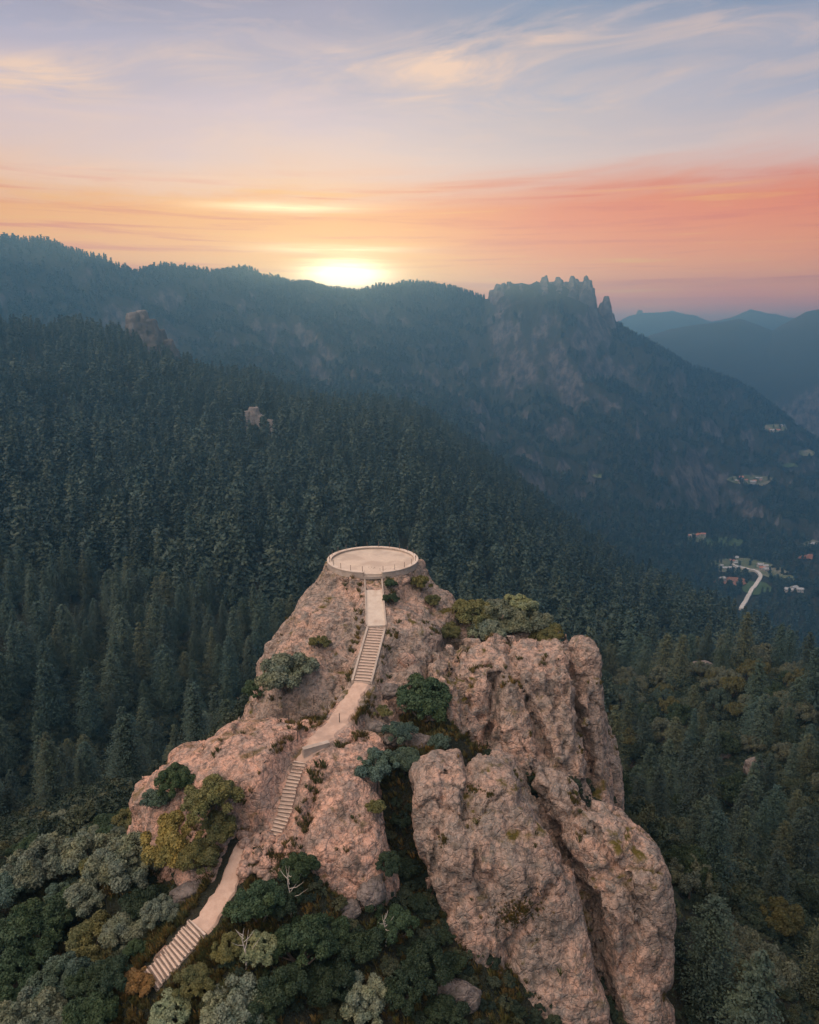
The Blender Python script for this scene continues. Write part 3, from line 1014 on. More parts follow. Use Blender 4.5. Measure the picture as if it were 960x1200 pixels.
# ------------------------------------------------------------------ far crags
def crag(name, label, cols, r, h, depth, seed, base_v, mat='far_rock', warp=0.35):
    bl = []
    for (u, v, wpx) in cols:
        th, te = ray(u, v)
        rr_ = r + depth * (((u * 7919) % 13) / 13 - 0.5) * 0.5
        bl.append(((rr_ * math.sin(th), rr_ * math.cos(th), rr_ * te, wpx / 2 * rr_ / FPX * 1.1, depth * 0.5), dict(fl=0.24, rt=wpx * 0.2 * rr_ / FPX, ang=-math.degrees(th), sq=2.2)))
    xs = [b[0][0] for b in bl]; ys = [b[0][1] for b in bl]; zs = [b[0][2] for b in bl]
    _, tb = ray(cols[0][0], base_v)
    zb = r * tb
    lo = np.array([min(xs) - 25 * h / 4, min(ys) - depth * 1.2, zb])
    hi = np.array([max(xs) + 25 * h / 4, max(ys) + depth * 1.2, max(zs) + 3 * h])
    n = np.ceil((hi - lo) / h).astype(int) + 1
    gg = np.meshgrid(*[lo[k] + h * np.arange(n[k]) for k in range(3)], indexing='ij')
    p = np.stack([a.ravel() for a in gg], 1)
    wl = h * 7
    wp = p.copy()
    for k in range(3): wp[:, k] += h * 2.0 * fbm(p / wl + seed + 11 * k, 3)
    F = U(bl, h * 0.8)(wp)
    F = F + h * 1.8 * fbm(p * np.array([1, 1, 0.3]) / (h * 5) + seed, 4, 0.6)
    F = F.reshape(n)
    F[[0, -1]] = 50; F[:, [0, -1]] = 50; F[:, :, [0, -1]] = 50
    v, f = surface_nets(F.astype(np.float32), lo, h)
    o = add_mesh(name, v, f, M[mat], smooth=False)
    return tag(o, label, 'crag')


crag('rock_crag', 'jagged row of dark pinnacles on the skyline right of the setting sun',
     [(578, 340, 8), (584, 334, 6), (590, 333, 5), (597, 331, 5), (604, 337, 7), (611, 334, 5), (620, 339, 10), (630, 331, 6), (637, 326, 4), (640, 324, 3), (647, 331, 8), (654, 325, 4), (657, 328, 4), (664, 331, 7), (671, 324, 4), (675, 327, 4), (681, 331, 6), (687, 324, 3), (691, 329, 3), (694, 338, 4), (650, 343, 40), (676, 346, 34), (690, 362, 22), (612, 348, 34), (585, 350, 18)],
     2180, 2.4, 60, 3, 425, warp=0.4)
crag('rock_spire', 'lone leaning rock spire at the right end of the skyline pinnacles', [(706, 355, 5), (711, 347, 5), (702, 364, 9), (710, 374, 15), (718, 368, 3)], 2180, 2.2, 30, 8, 420)
crag('rock_outcrop', 'grey outcrop breaking through the trees on the ridge at the left', [(156, 366, 14), (166, 364, 10), (176, 374, 12), (186, 386, 12), (196, 398, 12), (204, 410, 8)], 855, 1.1, 18, 4, 432, mat='far_rock')
_, t_mid = hit(300, 505, rocks=False)
R_MID = t_mid * math.hypot(*P(300, 505, 1.0)[:2]) - 6
crag('rock_outcrop', 'small pale outcrop half way up the wooded slope', [(288, 482, 9), (297, 477, 10), (306, 486, 9), (317, 492, 9)], R_MID, 0.8, 9, 5, 530, mat='rock_grey')
crag('rock_spire', 'tiny thumb of rock on the purple range at the horizon, the nearer to the crags', [(750, 363, 4)], 5370, 4, 22, 2, 378)
crag('rock_spire', 'tiny thumb of rock on the purple range at the horizon, the farther from the crags', [(787, 364, 3.5)], 5370, 4, 22, 6, 378)
for (u, v, wd, r, lab) in [(826, 772, 26, 250, 'pale dome of rock among the trees of the wooded knoll'), (840, 872, 34, 172, 'broad pale rock among the conifers below the knoll, nearer the tall cliff'), (885, 893, 22, 165, 'smaller pale rock beside the broad one below the knoll')]:
    th, te = ray(u, v)
    s = wd * r / FPX / 2
    put_stone(SMG, (r * math.sin(th), r * math.cos(th), float(hgt(r * math.sin(th), r * math.cos(th))) + 3.0), (s * 1.3, s * 1.3, 5.5), 'rock', lab, 'rock', rz=0)
# ------------------------------------------------------------------ foliage meshes
def leaves(pos, nor, size, rng, aspect=1.7, cup=0.25):
    """one folded leaf (two triangles as a bent quad) per position"""
    n = len(pos)
    a = rng.normal(size=(n, 3))
    t = np.cross(nor, a)
    t /= np.linalg.norm(t, axis=1)[:, None] + 1e-9
    b = np.cross(nor, t)
    s = (size * (0.6 + 0.8 * rng.random(n)))[:, None] if not np.isscalar(size) else (size * (0.6 + 0.8 * rng.random(n)))[:, None]
    v = np.stack([pos - t * s * aspect / 2, pos + b * s / 2 - nor * s * cup, pos + t * s * aspect / 2, pos - b * s / 2 - nor * s * cup], 1).reshape(-1, 3)
    f = np.arange(4 * n).reshape(n, 4)
    return v, f


def me_from(name, v, f, mat):
    me = bpy.data.meshes.new(name)
    me.vertices.add(len(v)); me.vertices.foreach_set('co', np.asarray(v, np.float32).ravel())
    me.loops.add(f.size); me.loops.foreach_set('vertex_index', f.astype(np.int32).ravel())
    me.polygons.add(len(f))
    me.polygons.foreach_set('loop_start', np.arange(0, f.size, 4, dtype=np.int32))
    me.polygons.foreach_set('loop_total', np.full(len(f), 4, np.int32))
    me.update(calc_edges=True)
    me.materials.append(mat)
    return me


def me_tubes(name, tubes, mat, n=5):
    mb = MB()
    for pts, rad in tubes: mb.tube(pts, rad, n)
    me = bpy.data.meshes.new(name)
    me.from_pydata(mb.v, [], mb.f)
    me.materials.append(mat)
    return me


def oak(seed, nleaf=24000, lobes=60, flat=0.75, leaf=0.042, open_=0.0):
    """crown radius 1, centre at z = 0.95; trunk from 0"""
    r = np.random.default_rng(seed)
    cs, rs = [], []
    for k in range(lobes):
        d = r.normal(size=3); d /= np.linalg.norm(d)
        d[2] = abs(d[2]) * 0.9 - 0.25
        q = d * (0.30 + 0.55 * r.random() ** 0.7) * np.array([1, 1, flat])
        cs.append(q); rs.append(0.09 + 0.17 * r.random() ** 1.5)
    cs = np.array(cs) + [0, 0, 0.95]
    rs = np.array(rs)
    w_ = rs ** 2
    k = r.choice(lobes, nleaf, p=w_ / w_.sum())
    d = r.normal(size=(nleaf, 3)); d /= np.linalg.norm(d, axis=1)[:, None]
    d[:, 2] = np.where(d[:, 2] < -0.35, -d[:, 2], d[:, 2])
    rad = rs[k] * (0.72 + 0.33 * r.random(nleaf)) * (1 + 0.22 * fbm(d * 2.2 + k[:, None] * 3.1, 2))
    p = cs[k] + d * rad[:, None]
    # keep the outside of the crown: drop leaves deep inside other clumps
    keep = np.ones(nleaf, bool)
    for c, q in zip(cs, rs):
        keep &= ~(np.linalg.norm(p - c, axis=1) < q * 0.62)
    keep |= r.random(nleaf) < 0.12
    if open_: keep &= fbm(p * 2.6 + seed, 3) > -0.35 + open_
    p, d = p[keep], d[keep]
    nn = d + 0.75 * r.normal(size=d.shape) + [0, 0, 0.25]
    nn /= np.linalg.norm(nn, axis=1)[:, None]
    v, f = leaves(p, nn, leaf, r)
    tubes = []
    b0 = Vector((0, 0, -0.9))
    fork = Vector((r.normal() * 0.05, r.normal() * 0.05, 0.3))
    tubes.append(([b0, (fork + b0) / 2 + Vector((0.02, 0, 0)), fork], [0.075, 0.06, 0.05]))
    for c in cs[r.choice(lobes, 9, replace=False)]:
        c = Vector(c)
        mid = fork.lerp(c, 0.5) + Vector((r.normal() * .06, r.normal() * .06, -0.06))
        tubes.append(([fork, mid, c], [0.042, 0.026, 0.01]))
    return me_from('crown', v, f, M['leaf']), me_tubes('trunk', tubes, M['bark'])


def conifer(seed, whorls=36, nb=11, nq=26, q=0.21, H_=20.0, R_=3.4, mat='needle', round_=0.52):
    r = np.random.default_rng(seed)
    P_, N_, S_ = [], [], []
    z0 = H_ * 0.14
    for i in range(whorls):
        t = (i + r.random() * 0.7) / whorls
        z = z0 + (H_ - z0) * t
        L = R_ * (1 - t) ** round_ * (0.75 + 0.4 * r.random()) * min(1, 0.45 + t * 3.2) + 0.18
        m = max(3, int(nb * (0.45 + 0.55 * (1 - t))))
        a0 = r.random() * 6.28
        for j in range(m):
            a = a0 + 2 * math.pi * (j + 0.5 * r.random()) / m
            Lb = L * (0.7 + 0.5 * r.random())
            for k in range(nq):
                s = ((k + r.random()) / nq) ** 0.7
                dr = -0.30 * Lb * s ** 1.6 + 0.14 * Lb * s
                side = r.normal() * 0.16 * Lb * (0.4 + s * 0.6)
                P_.append([math.cos(a) * Lb * s - math.sin(a) * side, math.sin(a) * Lb * s + math.cos(a) * side, z + dr + r.normal() * 0.12])
                N_.append([math.cos(a) * 0.5 + r.normal() * 0.5, math.sin(a) * 0.5 + r.normal() * 0.5, 0.9 + r.normal() * 0.25])
                S_.append(q * (0.75 + 0.5 * (1 - s)))
    P_, N_, S_ = np.array(P_), np.array(N_), np.array(S_)
    N_ /= np.linalg.norm(N_, axis=1)[:, None]
    v, f = leaves(P_, N_, S_, r, 1.9, 0.3)
    cr_ = me_from('crown', v, f, M[mat])
    lean = r.normal(size=2) * 0.2
    tr_ = me_tubes('trunk', [([(0, 0, -1.5), (lean[0] * .5, lean[1] * .5, H_ * 0.5), (0, 0, H_ * 0.98)], [0.34, 0.22, 0.03])], M['bark'])
    return cr_, tr_


OAKS = [oak(1), oak(2, flat=0.65), oak(3, lobes=80), oak(4, flat=0.9, lobes=48), oak(5, open_=0.12), oak(6, lobes=44, open_=0.06)]
OAKS_S = [oak(21, 6000, 40, leaf=0.085), oak(22, 6000, 30, 0.9, leaf=0.085), oak(23, 6000, 45, leaf=0.085)]
CONS = [conifer(1), conifer(2, R_=3.0, H_=22), conifer(3, R_=3.9, H_=18, round_=0.42), conifer(4, R_=3.5, H_=21, round_=0.6), conifer(5, R_=4.2, H_=19, round_=0.38), conifer(6, R_=2.9, H_=20, whorls=28, round_=0.6)]
CONM = [conifer(11, 18, 8, 6, 0.85, 19, 3.6, 'needle_far', 0.42), conifer(12, 18, 8, 6, 0.85, 21, 3.2, 'needle_far', 0.5), conifer(13, 16, 8, 6, 0.9, 17, 4.1, 'needle_far', 0.36), conifer(14, 18, 8, 6, 0.85, 20, 3.5, 'needle_far', 0.6)]
CONF = [conifer(15, 7, 5, 3, 2.2, 16, 3.2, 'needle_far'), conifer(16, 7, 5, 3, 2.2, 17, 2.8, 'needle_far', 0.75), conifer(17, 6, 5, 3, 2.5, 14, 3.6, 'needle_far', 0.5)]


def put_tree(name, meshes, loc, s, rz, color, label, cat, group=None, tilt=0.0):
    e = empty(name, tuple(float(c) for c in loc), rz)
    e.scale = s if hasattr(s, '__len__') else (s, s, s)
    if tilt: e.rotation_euler = (random.gauss(0, tilt), random.gauss(0, tilt), rz)
    tag(e, label, cat, group)
    for nm, me in zip(('crown', 'trunk'), meshes):
        o = bpy.data.objects.new(nm, me)
        COL.objects.link(o)
        o.parent = e
        if nm == 'crown': o.color = (*color, 1)
    return e


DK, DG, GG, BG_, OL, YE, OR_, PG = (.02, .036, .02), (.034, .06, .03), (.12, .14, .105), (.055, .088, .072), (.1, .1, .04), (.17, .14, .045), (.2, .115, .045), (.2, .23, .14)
CN = {DK: 'very dark green', DG: 'deep green', GG: 'grey-green', BG_: 'blue-green', OL: 'olive', YE: 'yellow', OR_: 'orange', PG: 'pale green'}
# (u, v of the crown's middle, crown radius in px, colour, what it stands by)
BUSH = [
    (338, 790, 37, GG, 'big round {c} shrub against the rock dome, left of the stairs'),
    (302, 806, 17, DG, 'small {c} shrub tucked left of the big round one above the salmon slope'),
    (375, 752, 13, OL, 'low {c} tuft on the rock dome left of the stairs'),
    (268, 826, 13, BG_, 'small {c} shrub on the far edge of the salmon slope'),
    (495, 820, 38, DG, 'round dense {c} bush right of the foot of the stairs'),
    (470, 858, 20, BG_, 'low {c} bush under the round dense one, beside the path bend'),
    (517, 868, 14, BG_, 'small {c} bush at the top of the moss patched boulder'),
    (440, 895, 28, BG_, 'spreading {c} shrub at the head of the gully'),
    (478, 892, 22, BG_, '{c} shrub at the gully head touching the boulder top'),
    (448, 835, 11, OL, 'small {c} clump on the inner side of the path bend'),
    (457, 684, 9, DG, 'narrow {c} bush beside the walkway, nearest the platform'),
    (459, 702, 10, DG, 'narrow {c} bush at the lower end of the walkway hedge'),
    (492, 683, 14, OL, 'low {c} shrub at the right foot of the platform wall'),
    (508, 704, 11, OL, 'low {c} shrub on the cliff edge right of the platform'),
    (528, 741, 15, OL, '{c} shrub at the left end of the cliff top hedge'),
    (553, 722, 26, OL, 'round {c} shrub at the left of the cliff top clump'),
    (585, 715, 24, GG, '{c} shrub in the middle of the cliff top clump, behind the others'),
    (577, 738, 24, GG, 'rounded {c} shrub at the front of the cliff top clump'),
    (608, 708, 18, PG, '{c} shrub forming the highest point of the cliff top clump'),
    (618, 730, 26, GG, 'wide {c} shrub right of the middle of the cliff top clump'),
    (645, 742, 18, OL, '{c} shrub at the right end of the cliff top clump'),
    (205, 915, 24, DG, '{c} shrub against the far left rock corner'),
    (183, 938, 18, BG_, 'small {c} shrub under the left rock corner'),
    (247, 938, 36, OL, 'tall {c} tree leaning on the salmon slope'),
    (252, 968, 24, OL, 'small {c} shrub beside the top of the lower path'),
    (205, 985, 42, YE, 'broad {c} tree left of the lower path'),
    (232, 1003, 26, OL, '{c} shrub between the yellow tree and the lower path'),
    (152, 1008, 44, GG, 'spreading {c} tree left of the yellow one'),
    (72, 968, 24, GG, '{c} tree on the outer edge of the mound at the left'),
    (122, 968, 18, DG, 'small {c} tree on the outer edge of the mound under the pines'),
    (100, 1002, 34, GG, '{c} tree on the crest of the mound'),
    (48, 1014, 40, GG, 'big {c} tree on the left shoulder of the mound'),
    (12, 1040, 36, BG_, '{c} tree cut by the left edge, upper'),
    (75, 1066, 30, DG, '{c} bright topped bush in the middle of the mound'),
    (112, 1046, 34, GG, '{c} tree between the bright topped bush and the spreading tree'),
    (40, 1095, 44, DG, 'wide {c} tree low on the left of the mound'),
    (170, 1060, 30, DK, '{c} tree in the hollow left of the grey boulder'),
    (112, 1100, 40, OL, 'rounded {c} tree in the middle of the lower left thicket'),
    (150, 1088, 32, GG, '{c} tree above the orange bush'),
    (72, 1150, 40, BG_, '{c} tree in the lower left thicket'),
    (12, 1150, 34, DG, '{c} tree cut by the left edge, lower'),
    (128, 1148, 28, DK, '{c} tree left of the orange bush'),
    (160, 1150, 20, OR_, 'bright {c} bush by the foot of the lower steps'),
    (36, 1192, 42, GG, '{c} tree at the bottom left corner'),
    (106, 1192, 34, DG, '{c} tree at the bottom edge left of the pale one'),
    (200, 1186, 28, PG, '{c} feathery tree at the bottom edge below the steps'),
    (266, 1182, 44, GG, 'large round {c} tree at the bottom edge right of the steps'),
    (228, 1148, 24, OL, '{c} bush touching the lower steps'),
    (303, 1066, 34, DG, 'dense {c} tree hugging the right side of the lower path'),
    (268, 1110, 20, OL, 'small {c} bush right of the lower steps'),
    (305, 1118, 26, PG, '{c} open crowned tree below the dense path-side tree'),
    (350, 1018, 24, DG, '{c} tree at the foot of the rounded knobbly rock'),
    (335, 1045, 28, DK, '{c} tree behind the bare pale snag'),
    (352, 1108, 40, DG, '{c} tree in the dark hollow under the knobbly rock'),
    (330, 1160, 34, DK, '{c} tree in the bottom of the hollow'),
    (385, 1095, 28, DG, '{c} shrub below the pale grey rock at the gully'),
    (378, 1150, 34, DK, '{c} tree left of the grey-green one at the bottom edge'),
    (425, 1170, 36, GG, '{c} tree at the bottom edge below the gully'),
    (425, 1110, 28, DK, '{c} shrub in the mouth of the gully'),
    (462, 1085, 26, DG, '{c} shrub half way down the gully'),
    (455, 1010, 18, DK, '{c} shrub high in the gully'),
    (470, 960, 16, DK, '{c} shrub in the narrow top of the gully'),
    (440, 945, 12, OL, 'small {c} bush on the gully wall'),
    (500, 1130, 32, DK, '{c} shrub against the undercut foot of the boulder'),
    (475, 1160, 30, DK, '{c} tree at the bottom of the gully'),
    (520, 1190, 28, DK, '{c} tree at the bottom edge under the boulder'),
    (300, 1192, 30, DK, '{c} tree at the bottom edge between the two grey-green ones'),
]
TREES_XY = []
for k, (u, v, rp, colr, lab) in enumerate(BUSH):
    if 525 < u < 660 and v < 760:
        t_ = 75.5 + (750 - v) * 0.07
        rp *= 1.12
    else:
        p_, t_ = hit(u, v + rp * 0.72)
    s = rp * t_ / FPX * 1.12
    j = np.array(colr) * random.uniform(0.85, 1.15)
    mesh = OAKS[k % 6] if rp > 15 else OAKS_S[k % 3]
    if colr == PG and rp > 20: mesh = OAKS[4]
    base = P(u, v, t_) - np.array([0, 0, 0.95 * s])
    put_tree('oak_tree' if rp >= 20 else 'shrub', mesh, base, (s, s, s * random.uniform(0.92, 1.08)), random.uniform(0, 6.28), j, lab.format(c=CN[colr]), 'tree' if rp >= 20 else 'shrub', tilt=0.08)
    TREES_XY.append((base[0], base[1], s))

# undergrowth filling the mound between the named trees
cnt = 0
for tr in range(4000):
    if cnt >= 95: break
    x_, y_ = random.uniform(-42, 6), random.uniform(24, 72)
    r_ = random.uniform(0.8, 1.7)
    z_ = float(hgt(x_, y_))
    u_, v_ = 480 + FPX * x_ / (CP * y_ - SP * z_), 0
    d_ = CP * y_ - SP * z_
    v_ = 600 - FPX * (SP * y_ + CP * z_) / d_
    if not (-40 < u_ < 560 and 930 < v_ < 1260): continue
    pd_, _ = path_dist(np.array([x_]), np.array([y_]))
    if pd_[0] < 1.5 + r_ or rock_down(x_, y_) > z_ - 0.3: continue
    if any(math.hypot(x_ - a, y_ - b) < (c + r_) * 0.62 for a, b, c in TREES_XY): continue
    TREES_XY.append((x_, y_, r_))
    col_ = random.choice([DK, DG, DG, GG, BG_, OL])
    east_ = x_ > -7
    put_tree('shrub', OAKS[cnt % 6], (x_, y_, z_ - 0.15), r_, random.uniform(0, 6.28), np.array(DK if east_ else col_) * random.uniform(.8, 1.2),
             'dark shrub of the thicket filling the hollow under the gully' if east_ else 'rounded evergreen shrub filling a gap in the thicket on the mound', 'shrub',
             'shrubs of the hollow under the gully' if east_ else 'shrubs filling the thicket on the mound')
    cnt += 1

# bare snags
def snag(u, v, h_, label, seed):
    p_, t_ = hit(u, v)
    r = np.random.default_rng(seed)
    tubes = [([(0, 0, -0.3), (0.1, 0, h_ * .35), (-0.12, 0.05, h_ * .7), (0.05, 0, h_)], [0.07, 0.055, 0.035, 0.012])]
    br = []
    for k in range(7):
        z = h_ * (0.35 + 0.08 * k)
        a = r.random() * 6.28
        L = h_ * (0.35 - 0.03 * k)
        br.append(([(0, 0, z), (math.cos(a) * L * .5, math.sin(a) * L * .5, z + L * .25), (math.cos(a) * L, math.sin(a) * L, z + L * .75)], [0.028, 0.018, 0.006]))
    e = empty('dead_tree', tuple(p_))
    tag(e, label, 'dead tree')
    for nm, tb in (('trunk', tubes), ('branches', br)):
        o = bpy.data.objects.new(nm, me_tubes(nm, tb, M['pale_bark']))
        COL.objects.link(o); o.parent = e


snag(341, 1078, 4.2, 'bare pale snag standing under the rounded knobbly rock', 1)
snag(452, 1108, 2.6, 'small bare snag at the mouth of the gully', 2)
snag(288, 1136, 3.0, 'low leaning bare branches beside the pale open crowned tree', 3)
# ------------------------------------------------------------------ fields, road and hamlets in the valley
def drape(name, poly, mat, lift=1.0, div=7, kind='structure'):
    """a closed outline (photo points) laid on the ground as a thin sheet"""
    pts = [hit(u, v, rocks=False)[0][:2] for u, v in poly]
    c = np.mean(pts, axis=0)
    vs = [(*c, float(hgt(*c)) + lift)]
    n = len(pts)
    for k in range(1, div + 1):
        for i, p in enumerate(pts):
            q = c + (p - c) * k / div
            vs.append((q[0], q[1], float(hgt(q[0], q[1])) + lift))
    fs = [[0, 1 + i, 1 + (i + 1) % n] for i in range(n)]
    for k in range(div - 1):
        for i in range(n):
            a, b = 1 + k * n + i, 1 + k * n + (i + 1) % n
            fs.append([a, a + n, b + n, b])
    o = add_mesh(name, vs, fs, mat)
    tag(o, kind=kind)
    return np.array(pts)


def round_poly(u, v, a, b, n=14, seed=0):
    r = random.Random(seed)
    return [(u + a * math.cos(6.283 * i / n) * r.uniform(.75, 1.15), v + b * math.sin(6.283 * i / n) * r.uniform(.75, 1.15)) for i in range(n)]


M['field'] = simple_mat('pale_pasture', (0.07, 0.10, 0.05), (0.16, 0.16, 0.09), 0.05, 0.2, 0.95, (0.28, 0.24, 0.19))
M['meadow'] = simple_mat('green_meadow', (0.05, 0.085, 0.04), (0.08, 0.11, 0.05), 0.02, 0.2)
M['redsoil'] = simple_mat('ploughed_red_soil', (0.22, 0.1, 0.07), (0.3, 0.16, 0.1), 0.06, 0.2)
M['road'] = simple_mat('pale_gravel', (0.5, 0.46, 0.42), (0.62, 0.57, 0.52), 0.2, 0.1)
M['white_wall'] = simple_mat('whitewash', (0.5, 0.48, 0.45), (0.4, 0.37, 0.34), 0.4, 0.02)
M['tile'] = simple_mat('red_roof', (0.36, 0.13, 0.08), (0.45, 0.2, 0.13), 0.6, 0.05)
M['tin'] = simple_mat('tin_roof', (0.45, 0.46, 0.47), (0.33, 0.32, 0.31), 0.5, 0.02, 0.6)
FIELDS = []
for i, (u, v, a, b, m_) in enumerate([(868, 664, 36, 9, 'field'), (858, 682, 24, 5, 'redsoil'), (905, 672, 18, 6, 'field'), (848, 636, 26, 6, 'meadow'), (815, 631, 14, 5, 'field'), (886, 690, 18, 9, 'meadow'),
                                      (878, 564, 28, 5, 'field'), (908, 503, 16, 5, 'field'), (945, 533, 12, 4, 'field'), (950, 640, 10, 4, 'field'), (945, 655, 10, 3, 'redsoil'),
                                      (923, 680, 10, 5, 'field'), (926, 548, 10, 3, 'meadow'), (700, 560, 7, 2.5, 'field')]):
    poly = round_poly(u, v, a, b, seed=i)
    nm = {'field': 'field', 'meadow': 'meadow', 'redsoil': 'ploughed_field'}[m_]
    pts = drape(nm, poly, M[m_], 1.2 + 0.15 * i)
    FIELDS.append((pts.mean(0), pts))
rd = [hit(u, v, rocks=False)[0] for u, v in [(868, 716), (874, 706), (879, 696), (884, 690), (889, 682), (892, 677), (887, 671), (872, 667), (856, 662)]]
rd = resample(rd, 40)
rd[:, 2] = hgt(rd[:, 0], rd[:, 1]) + 4.2
tag(ribbon('road', rd, 3.2, 3.5, M['road'], step=12), kind='structure')


def house(u, v, L, B, hh, rz, roof, label, group):
    p_, t_ = hit(u, v, rocks=False)
    e = empty('farmhouse', (p_[0], p_[1], p_[2] + 0.8), rz)
    tag(e, label, 'house', group)
    MB().box((0, 0, hh / 2 - 1.5), (L, B, hh + 3)).build('wall', M['white_wall'], e)
    a, b, z0, z1 = L / 2 + 0.5, B / 2 + 0.5, hh + 0.003, hh + B * 0.3
    add_mesh('roof', [(-a, -b, z0), (a, -b, z0), (a, b, z0), (-a, b, z0), (-a, 0, z1), (a, 0, z1)], [[3, 2, 1, 0], [0, 1, 5, 4], [2, 3, 4, 5], [1, 2, 5], [3, 0, 4]], M[roof], e)
    mb = MB()
    for k in range(3): mb.box((-L / 2 + L * (k + 0.5) / 3, -B / 2 - 0.02, hh * 0.55), (1.2, 0.1, 1.3))
    mb.build('window', M['metal'], e)


G_ = [((804, 626), 5, 9, 3, 'red roofed houses of the upper hamlet', 'small house of the hamlet above the meadow', ['tin', 'tile', 'tile']),
      ((868, 662), 11, 30, 7, 'houses of the valley hamlet', 'small pale house in the hamlet beside the gravel road', ['tin', 'tin', 'tile']),
      ((845, 680), 3, 6, 2, 'sheds by the red field', 'white shed at the corner of the ploughed red field', ['tin']),
      ((906, 668), 4, 12, 5, 'sheds at the right end of the hamlet', 'pale shed in the pasture right of the gravel road', ['tin']),
      ((878, 563), 9, 22, 3.5, 'houses of the upper valley clearing', 'tiny pale house in the clearing above the hamlet', ['tin', 'tile']),
      ((908, 503), 5, 12, 3.5, 'houses of the high clearing', 'tiny pale house in the highest clearing', ['tin', 'tile']),
      ((950, 640), 3, 6, 4, 'houses at the valley edge', 'tiny pale house at the edge of the valley wood', ['tin']),
      ((930, 690), 3, 10, 8, 'houses below the hamlet', 'tiny pale house among the trees below the hamlet', ['tin'])]
HS = []
for (c, n, a, b, grp, lab, rfs) in G_:
    for k in range(n):
        u, v = c[0] + random.uniform(-a, a), c[1] + random.uniform(-b, b)
        if c == (804, 626): u, v = 806 + k * 4.5, 627 + random.uniform(-1.5, 3)
        big = random.uniform(0.8, 1.5)
        house(u, v, 9 * big, 6.5 * big, 3.5, random.uniform(-.5, .5), random.choice(rfs), lab, grp)
        HS.append(hit(u, v, rocks=False)[0][:2])
HS = np.array(HS)


# ------------------------------------------------------------------ forest
def project(p):
    d = CP * p[:, 1] - SP * p[:, 2]
    d = np.where(d > 1, d, 1e9)
    return 480 + FPX * p[:, 0] / d, 600 - FPX * (SP * p[:, 1] + CP * p[:, 2]) / d, d


def jgrid(r0, r1, sp, half=38, seed=1):
    rg = np.random.default_rng(seed)
    n = int(r1 / sp) + 2
    gx, gy = np.meshgrid(np.arange(-n, n) * sp, np.arange(-n, n) * sp, indexing='ij')
    gx, gy = gx * 0.848 - gy * 0.53, gx * 0.53 + gy * 0.848
    x = gx.ravel() + rg.uniform(-.62, .62, gx.size) * sp
    y = gy.ravel() + rg.uniform(-.62, .62, gx.size) * sp
    r = np.hypot(x, y)
    m = (r > r0) & (r < r1) & (np.abs(np.degrees(np.arctan2(x, y))) < half)
    return x[m], y[m]


def slope(x, y, e=4.0):
    return np.hypot(hgt(x + e, y) - hgt(x - e, y), hgt(x, y + e) - hgt(x, y - e)) / (2 * e)


def on_road(x, y):
    m = np.zeros(len(x), bool)
    for q in rd: m |= np.hypot(x - q[0], y - q[1]) < 15
    return m


def in_clear(x, y):
    m = np.zeros(len(x), bool)
    for c, pts in FIELDS:
        R_ = np.linalg.norm(pts - c, axis=1)
        A_ = np.arctan2(pts[:, 1] - c[1], pts[:, 0] - c[0])
        o = np.argsort(A_)
        a = np.arctan2(y - c[1], x - c[0])
        rr = np.interp(a, np.concatenate([A_[o] - 2 * math.pi, A_[o], A_[o] + 2 * math.pi]), np.concatenate([R_[o]] * 3))
        m |= np.hypot(x - c[0], y - c[1]) < rr * 1.0
    for h_ in HS: m |= np.hypot(x - h_[0], y - h_[1]) < 11
    for q in rd: m |= np.hypot(x - q[0], y - q[1]) < 12
    return m


x, y = jgrid(40, 1180, 7.9, 52, 5)
m_ = (np.hypot(x, y) < 120) | (np.abs(np.degrees(np.arctan2(x, y))) < 38)
x, y = x[m_], y[m_]
z = hgt(x, y)
r = np.hypot(x, y)
th = np.degrees(np.arctan2(x, y))
dens = fbm(xyz(x / 45, y / 45), 3)
ok = ((z < -47) | (r > 250)) & ~((r < 100) & (th < 8)) & ((dens > -0.45) | (r < 250))
ok &= ~((np.abs(x) < 22) & (y < 92))
ok &= ~in_clear(x, y)
for c in ((156, 370, 855), (180, 385, 855), (303, 500, R_MID)):
    t_, te = ray(c[0], c[1]); q_ = c[2] - (20 if c[2] == R_MID else 0); ok &= np.hypot(x - q_ * math.sin(t_), y - q_ * math.cos(t_)) > (32 if c[2] == R_MID else 13)
x, y, z, r, th = x[ok], y[ok], z[ok], r[ok], th[ok]
uu, vv, dd = project(np.stack([x, y, z + 9], 1))
inview = (uu > -25) & (uu < 985) & (vv < 1260) & (vv > 300)
cand = np.where(inview)[0]
cand = cand[np.argsort(dd[cand])]


def visible(p):
    d = Vector(p)
    L = d.length
    for o in ROCKS:
        k, loc, n_, i = o.ray_cast(Vector((0, 0, 0)), d.normalized())
        if k and loc.length < L: return False
    ts = np.linspace(0.1, 0.97, 60)
    return not (hgt(d.x * ts, d.y * ts) > d.z * ts).any()


picked = []
oakp = []
for i in cand:
    if len(picked) >= 300: break
    if not (visible((x[i], y[i], z[i] + 18)) or visible((x[i], y[i], z[i] + 10))): continue
    if th[i] > 9 and r[i] < 270 and random.random() < (0.8 if r[i] > 195 else 0.4) and len(oakp) < 230:
        oakp.append(i)
    else:
        picked.append(i)
used = set(picked) | set(oakp)
TN = [(.022, .036, .030), (.028, .046, .034), (.036, .055, .042), (.026, .048, .042), (.046, .056, .034)]
TNM = ['charcoal-green', 'dark green', 'mid green', 'bluish green', 'olive-green']


